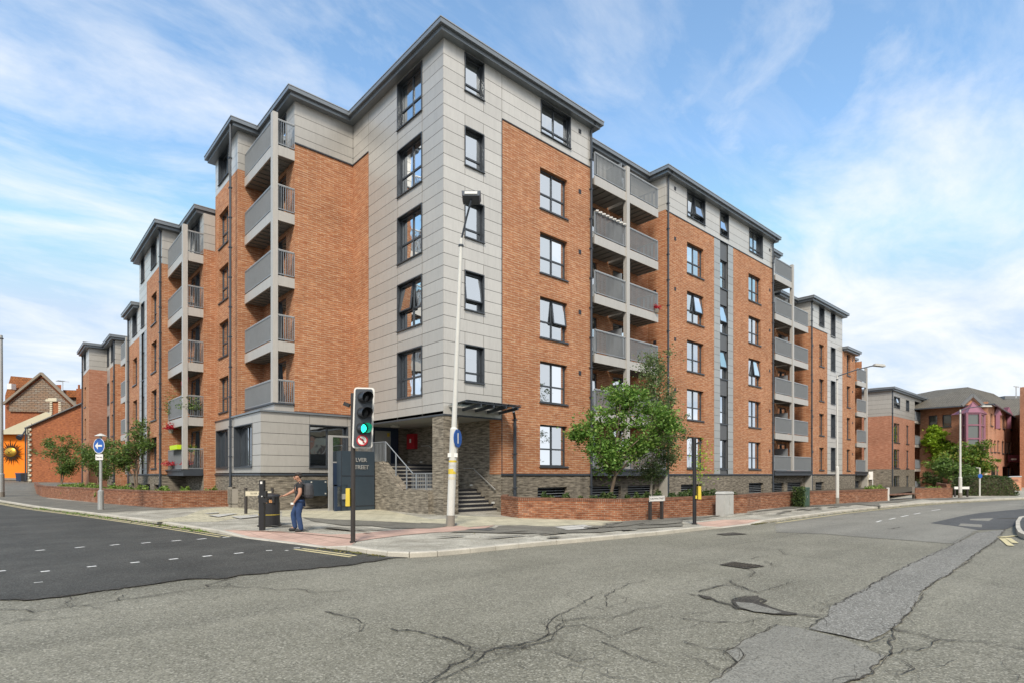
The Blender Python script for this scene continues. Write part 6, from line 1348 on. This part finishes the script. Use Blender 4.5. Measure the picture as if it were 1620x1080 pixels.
for x in (1575,1593):
    f = fr(x, pC, pR); p = pC.lerp(pR, f); t = p.x*FU+p.y*FV; o2 = flat(p,0)-FWD*.3-RGT*.35; m = MB()
    z0, z1 = z_at(678,t), z_at(657,t); m.obox(flat(o2,(z0+z1)/2), RGT, FWD, UP, .5, .9, z1-z0); m.plate([flat(o2,z1)-RGT*.5-FWD*.45, flat(o2,z1+1.1)-FWD*.45, flat(o2,z1)+RGT*.5-FWD*.45], .8); m.build('dormer_bay', MATS['purple'], OF)
sg = thing('office_sign', 'maroon projecting sign with pale lettering bars on the office wall', 'sign', tuple(at(1604,724,74)))
m = MB(); m.obox(at(1604,724.5,74), RGT, FWD, UP, 1.5, .12, .9); m.build('board', MATS['maroon'], sg)
m = MB(); m.obox(at(1602.5,725.5,73.85), RGT, FWD, UP, .45, .05, .2); m.obox(at(1606.5,725.5,73.85), RGT, FWD, UP, .26, .05, .2); m.build('lettering', MATS['white_paint'], sg)
rp = thing('office_ramp', 'brick ramp wall with a pale handrail in front of the office', 'ramp', tuple(at(1600,775,58)))
m = MB(); fplate(m, 58, [(1570,778),(1570,763),(1592,755),(1616,754),(1616,778)], .4); m.build('ramp_wall', MATS['brick_office'], rp)
m = MB(); m.tube([at(1575,761,57.6), at(1598,753.5,57.6), at(1616,753,57.6)], .07, 8); m.build('handrail', MATS['rail_light'], rp)
m = MB(); m.tube([at(1514,768,57), at(1527,760,57), at(1545,759.5,57)], .06, 8); m.build('handrail', MATS['rail_light'], rp)
ww = thing('flood_light', 'small round pale wall light on the office pier', 'wall light', tuple(at(1558.5,748.5,63)))
m = MB(); disc(m, at(1558.5,748.5,63.4), -FWD, .18, .1); m.build('lens', MATS['cream_trim'], ww)
# ================================================================ THINGS ON THE BALCONIES
def pot_plant(name, label, base, hh, mat, seed, n=260, spread=.25, ls=.05, cat='plant', strap=False):
    base = Vector(base); t = thing(name, label, cat, tuple(base)); m = MB(); m.tube([base, base+UP*.22], [.1,.14], 10); m.build('pot', MATS['utility_brown'], t); r = random.Random(seed); c = MB()
    if strap:
        m = MB(); m.tube([base+UP*.2, base+UP*hh*.55], .03, 6); m.build('stem', MATS['bark'], t)
        for _ in range(46):
            a = r.uniform(0, 6.28); el = r.uniform(-.1, 1.3); d = Vector((math.cos(a)*math.cos(el), math.sin(a)*math.cos(el), math.sin(el))); p0 = base+UP*hh*.6; p1 = p0+d*spread*.8; p2 = p1+d*spread*.5-UP*.12; s_ = Vector((-d.y, d.x, 0)).normalized()*.02
            c.face([p0-s_, p0+s_, p1+s_, p1-s_]); c.face([p1-s_, p1+s_, p2])
    else:
        for _ in range(n): leaf(c, base+Vector((r.gauss(0,spread*.5), r.gauss(0,spread*.5), .22+abs(r.gauss(0,.35))*(hh-.2))), ls, r)
    c.build('foliage', MATS[mat], t, recalc=False); return t
pot_plant('potted_palm', 'spiky potted palm on the lowest left balcony', (7.75,34.9,2.02), 1.5, 'leaf_lime', 1, strap=True, spread=.5)
pot_plant('flower_pot', 'red and pink flowers at the foot of the lowest left balcony rail', (7.5,34.75,2.02), .6, 'leaf_red', 2, 300, .25, .05)
pot_plant('flower_pot', 'pink and white flowers at the far end of the lowest left balcony', (7.15,36.8,2.0), .55, 'leaf_red', 3, 260, .4, .05)
pot_plant('hanging_basket', 'hanging basket of red flowers under the first floor balcony', (7.2,37.0,4.05), .6, 'leaf_red', 4, 320, .3, .06)
for i, a in enumerate((34.9,35.35,35.8,36.25)):
    m = MB(); m.obox(Vector((7.2, a+.3, 3.2)), Vector((0,1,0)), Vector((1,0,0)), UP, .4, .2, .24, 1.1); o_ = m.build('planter', MATS['lime_plastic'] if 'lime_plastic' in MATS else plain('lime_plastic', (.55,.75,.02), .5), None); tag(o_, 'bright lime plastic planter hooked over the lowest left balcony rail', 'planter', 'lime planters in a row')
pot_plant('balcony_shrub', 'green shrub screening behind the first floor left balcony rail', (7.7,34.8,5.0), 1.1, 'leaf_small', 6, 900, .5, .06); pot_plant('balcony_shrub', 'round bushy pot plant at the far end of the first floor left balcony', (7.5,37.9,5.0), 1.7, 'leaf_small', 7, 420, .35, .06)
pot_plant('flower_pot', 'red flowers at the end of the balcony above the birch tree', (27.35,18.3,10.72), .5, 'leaf_red', 8, 240, .22, .045)
bt = MB(); r_ = random.Random(8)
for k in range(9):
    p = Vector((7.6, 34.7+k*.2, 7.0-.05*math.sin(k))); bt.plate([p, p+Vector((0,.17,0)), p+Vector((0,.085,-.26))], .008)
tag(bt.build('bunting', MATS['leaf_red']), 'pink bunting strung under a left balcony', 'bunting')
def chair(base, rot, label, mat='rail_light'):
    base = Vector(base); X = Vector((math.cos(rot), math.sin(rot), 0)); Y = UP.cross(X); t = thing('balcony_chair', label, 'chair', tuple(base))
    m = MB(); m.obox(base+UP*.45, X, Y, UP, .42, .42, .03); m.build('seat', MATS[mat], t); m = MB()
    for k in range(4): m.obox(base+UP*(.55+.1*k)+Y*.2, X, Y, UP, .42, .02, .05)
    m.build('backrest', MATS[mat], t)
    for a in (-1,1):
        for b in (-1,1): m = MB(); m.bar(base+X*a*.18+Y*b*.18, base+X*a*.18+Y*b*.18+UP*(.44 if b < 0 else .95), .03); m.build('leg', MATS[mat], t)
chair((7.8,35.2,10.65), .3, 'pale slatted chair on the third floor left balcony'); chair((7.8,35.3,7.7), 1.2, 'pale slatted chair on the second floor left balcony'); chair((23.2,19.2,13.6), 0, 'pale chair behind the fourth floor balcony rail')
fl = MB()
for k in range(26): p = Vector((22.15+k*.095, 18.31, FL[4]+1.2+.035*math.sin(k*2.1))); fl.obox(p, Vector((1,0,0)), Vector((0,1,0)), UP, .06, .05, .07)
tag(fl.build('garland', MATS['white_paint']), 'white flower garland along a fourth floor balcony rail', 'garland')
# ================================================================ PERSON
PB = Vector((6.28,15.9,.1)); fx = (-RGT*.98-FWD*.2).normalized(); fy = UP.cross(fx)      # faces left; fy = his left side, towards the camera
def W(x, y, z): return PB+fx*x*1.06+fy*y*1.08+UP*z*.945
def skin(name, verts, edges, rad, mat, parent, sub=2, root=0):
    me = bpy.data.meshes.new(name); me.from_pydata([tuple(W(*v)) for v in verts], edges, []); ob = bpy.data.objects.new(name, me); C.objects.link(ob)
    md = ob.modifiers.new('s', 'SKIN'); md.branch_smoothing = .6
    for i, r_ in enumerate(rad):
        sv = me.skin_vertices[0].data[i]; sv.radius = tuple(q*1.07 for q in (r_ if isinstance(r_, tuple) else (r_, r_))); sv.use_root = i == root
    s2 = ob.modifiers.new('u', 'SUBSURF'); s2.levels = s2.render_levels = sub
    dg = bpy.context.evaluated_depsgraph_get(); m2 = bpy.data.meshes.new_from_object(ob.evaluated_get(dg)); bpy.data.objects.remove(ob)
    m2.materials.clear(); m2.materials.append(MATS[mat]); m2.polygons.foreach_set('use_smooth', [True]*len(m2.polygons)); m2.name = name
    ob = bpy.data.objects.new(name, m2); C.objects.link(ob)
    if parent: ob.parent = parent; ob.matrix_parent_inverse = parent.matrix_world.inverted()
    return ob
PE = thing('person', 'man in black t-shirt and blue jeans with a grey backpack reaching towards the litter bin', 'person', tuple(PB))
J = {'pel':(0,0,.93),'wai':(.01,0,1.08),'che':(.0,0,1.30),'nek':(.0,0,1.45),'nk2':(.035,0,1.52),'hd0':(.07,0,1.58),'hd1':(.075,0,1.68),
 'sl':(-.01,.17,1.40),'el':(-.03,.22,1.14),'wl':(.09,.23,.93),'hl':(.13,.225,.865),'sr':(.02,-.17,1.40),'er':(.19,-.22,1.20),'wr':(.40,-.22,1.08),'hr':(.47,-.215,1.045),
 'kl':(.035,.09,.50),'al':(-.05,.09,.09),'tl':(.10,.09,.035),'kr':(.21,-.09,.53),'ar':(.13,-.08,.13),'tr':(.27,-.08,.06),'pl':(0,.09,.88),'pr':(.02,-.09,.88)}
K_ = list(J); ix = {k: i for i, k in enumerate(K_)}
rad = dict(pel=.08,wai=.08,che=.13,nek=.06,nk2=.052,hd0=(.075,.085),hd1=(.078,.092),sl=.065,el=.05,wl=.033,hl=.037,sr=.065,er=.05,wr=.033,hr=.035,kl=.05,al=.035,tl=.036,kr=.05,ar=.035,tr=.036,pl=.055,pr=.055)
ed = [('pel','wai'),('wai','che'),('che','nek'),('nek','nk2'),('nk2','hd0'),('hd0','hd1'),('che','sl'),('sl','el'),('el','wl'),('wl','hl'),('che','sr'),('sr','er'),('er','wr'),('wr','hr'),('pel','pl'),('pl','kl'),('kl','al'),('al','tl'),('pel','pr'),('pr','kr'),('kr','ar'),('ar','tr')]
body = dict(J)
vv_, ee_, rr_ = [J[k] for k in K_], [(ix[a], ix[b]) for a, b in ed], [rad[k] for k in K_]
def finger(root, dirx, L, cur, r=.009):
    p = J[root]; i0 = ix[root]; a = tuple(p[i]+dirx[i]*.035 for i in range(3)); b = tuple(a[i]+dirx[i]*L*.5 for i in range(3)); c = tuple(b[i]+dirx[i]*L*.35+cur[i]*L*.35 for i in range(3))
    n = len(vv_); vv_.extend([a, b, c]); rr_.extend([r*1.2, r, r*.8]); ee_.extend([(i0, n), (n, n+1), (n+1, n+2)])
for k, dy in enumerate((-.32,-.12,.1,.3)): finger('hr', (.88, dy, -.12+.05*k), (.075,.085,.08,.062)[k], (0,0,-.9))
finger('hr', (.45,.6,.5), .055, (.6,0,0), .0105)
for k, dx in enumerate((-.35,-.1,.12,.34)): finger('hl', (dx*.9+.25, -.1, -.9), (.06,.075,.078,.065)[k], (.9,-.3,0))
finger('hl', (.75,.1,-.45), .05, (.3,-.6,0), .0105)
bo = skin('body', vv_, ee_, rr_, 'skin', PE, 2)
# face: nose, ears, brow as small additions welded on the head
m = MB()
def ball(mb, c, r, n=8, sc_=(1,1,1)):
    rings = []
    for j in range(1, n): 
        a = math.pi*j/n; rings.append([W(c[0]+r*sc_[0]*math.sin(a)*math.cos(2*math.pi*k/10), c[1]+r*sc_[1]*math.sin(a)*math.sin(2*math.pi*k/10), c[2]+r*sc_[2]*math.cos(a)) for k in range(10)])
    loft(mb, rings)
ball(m, (.163,0,1.615), .018, 6, (1.1,.8,1.4)); ball(m, (.06,.088,1.62), .024, 6, (.7,.4,1.3)); ball(m, (.06,-.088,1.62), .024, 6, (.7,.4,1.3)); ball(m, (.135,0,1.565), .032, 6, (1,1.1,.8)); m.build('nose_and_ears', MATS['skin'], bo, True)
m = MB(); ball(m, (.152,.033,1.645), .009, 5); ball(m, (.152,-.033,1.645), .009, 5); m.build('eyes', MATS['hair'], bo)
m = MB(); ball(m, (.055,0,1.70), .092, 10, (1.05,.86,.72)); ball(m, (.012,0,1.65), .07, 8, (.8,1.05,1.0)); m.build('hair', MATS['hair'], PE, True)
skin('t_shirt', [(0,0,.83),(.01,0,1.04),(0,0,1.30),(0,0,1.44),(-.01,.17,1.40),(-.022,.205,1.24),(.02,-.17,1.40),(.115,-.2,1.29)], [(0,1),(1,2),(2,3),(2,4),(4,5),(2,6),(6,7)], [(.14,.165),(.135,.16),(.15,.175),.078,.09,.08,.09,.076], 'tshirt', PE)
skin('jeans', [(0,0,.95),(0,.09,.86),(.035,.09,.50),(-.045,.09,.03),(.02,-.09,.86),(.205,-.09,.53),(.135,-.08,.07)], [(0,1),(1,2),(2,3),(0,4),(4,5),(5,6)], [.13,.108,.076,.064,.108,.074,.062], 'denim', PE)
for s_, a, tz in ((.09,(-.07,.045),(.13,.04)), (-.08,(.11,.065),(.31,.055))):
    skin('shoe', [(a[0],s_,a[1]),((a[0]+tz[0])/2,s_,a[1]),(tz[0],s_,tz[1]-.005)], [(0,1),(1,2)], [(.062,.06),(.055,.05),(.045,.038)], 'shoe', PE)
bg_ = thing('backpack', 'grey black backpack on the walking man\'s back', 'backpack', tuple(W(-.2,0,1.2)))
m = MB(); loft(m, [[W(-.21+.13*ca*k1, .0+.17*sa*k1, z) for ca, sa in [(math.cos(2*math.pi*k/16), math.sin(2*math.pi*k/16)) for k in range(16)]] for z, k1 in ((.98,.6),(1.02,.9),(1.1,1.05),(1.25,1.0),(1.38,.85),(1.44,.55))]); m.build('bag', MATS['bag'], bg_, True)
m = MB(); ball(m, (-.30,0,1.13), .1, 8, (.5,1,1)); m.build('pocket', MATS['bag'], bg_, True)
for s_ in (-1, 1): m = MB(); m.tube([W(-.12,s_*.1,1.40), W(0,s_*.11,1.49), W(.13,s_*.11,1.38), W(.12,s_*.12,1.2), W(-.1,s_*.14,1.06)], .018, 6); m.build('strap', MATS['bag'], bg_)
m = MB(); q = W(.165,.235,.845); m.obox(q, fx, fy, UP, .075, .03, .055); tag(m.build('paper_cup', MATS['white_paint']), 'crumpled white paper held in the man\'s near hand', 'paper')
# ================================================================ ACROSS THE ROAD (behind the viewpoint; seen only mirrored in the lower panes)
for i, (x0, x1, y0, h, mt) in enumerate(((-26, -8, -24, 8.2, 'render_cream'), (-7, 9, -20, 7.2, 'white_paint'), (10, 30, -19, 8.6, 'brick_office'), (31, 52, -22, 9.5, 'render_cream'))):
    t = thing('terraced_house', ('cream', 'white', 'red brick', 'long cream')[i]+' house row across the road, mirrored in the lowest windows', 'house', (x0, y0, 0))
    hs = []; n = int((x1-x0)/3.2)
    for k in range(n):
        for z in (1.0, 4.2): hs.append((x0+1+k*3.2, x0+2.3+k*3.2, z, z+1.6))
    m = MB(); cutgrid(m, '+v', y0, x0, x1, 0, h, hs); m.box(x0, x1, y0-8, y0-.4, 0, h); m.build('wall', MATS[mt], t)
    m = MB(); 
    for q in hs: fbox(m, '+v', y0, q[0], q[1], q[2], q[3], .1, .12)
    m.build('glazing', MATS['office_glass'], t)
    m = MB(); m.face([(x0-.3,y0+.4,h),(x1+.3,y0+.4,h),(x1+.3,y0-4,h+2.6),(x0-.3,y0-4,h+2.6)]); m.face([(x0-.3,y0-8.4,h),(x1+.3,y0-8.4,h),(x1+.3,y0-4,h+2.6),(x0-.3,y0-4,h+2.6)]); m.build('roof', MATS['slate'], t)
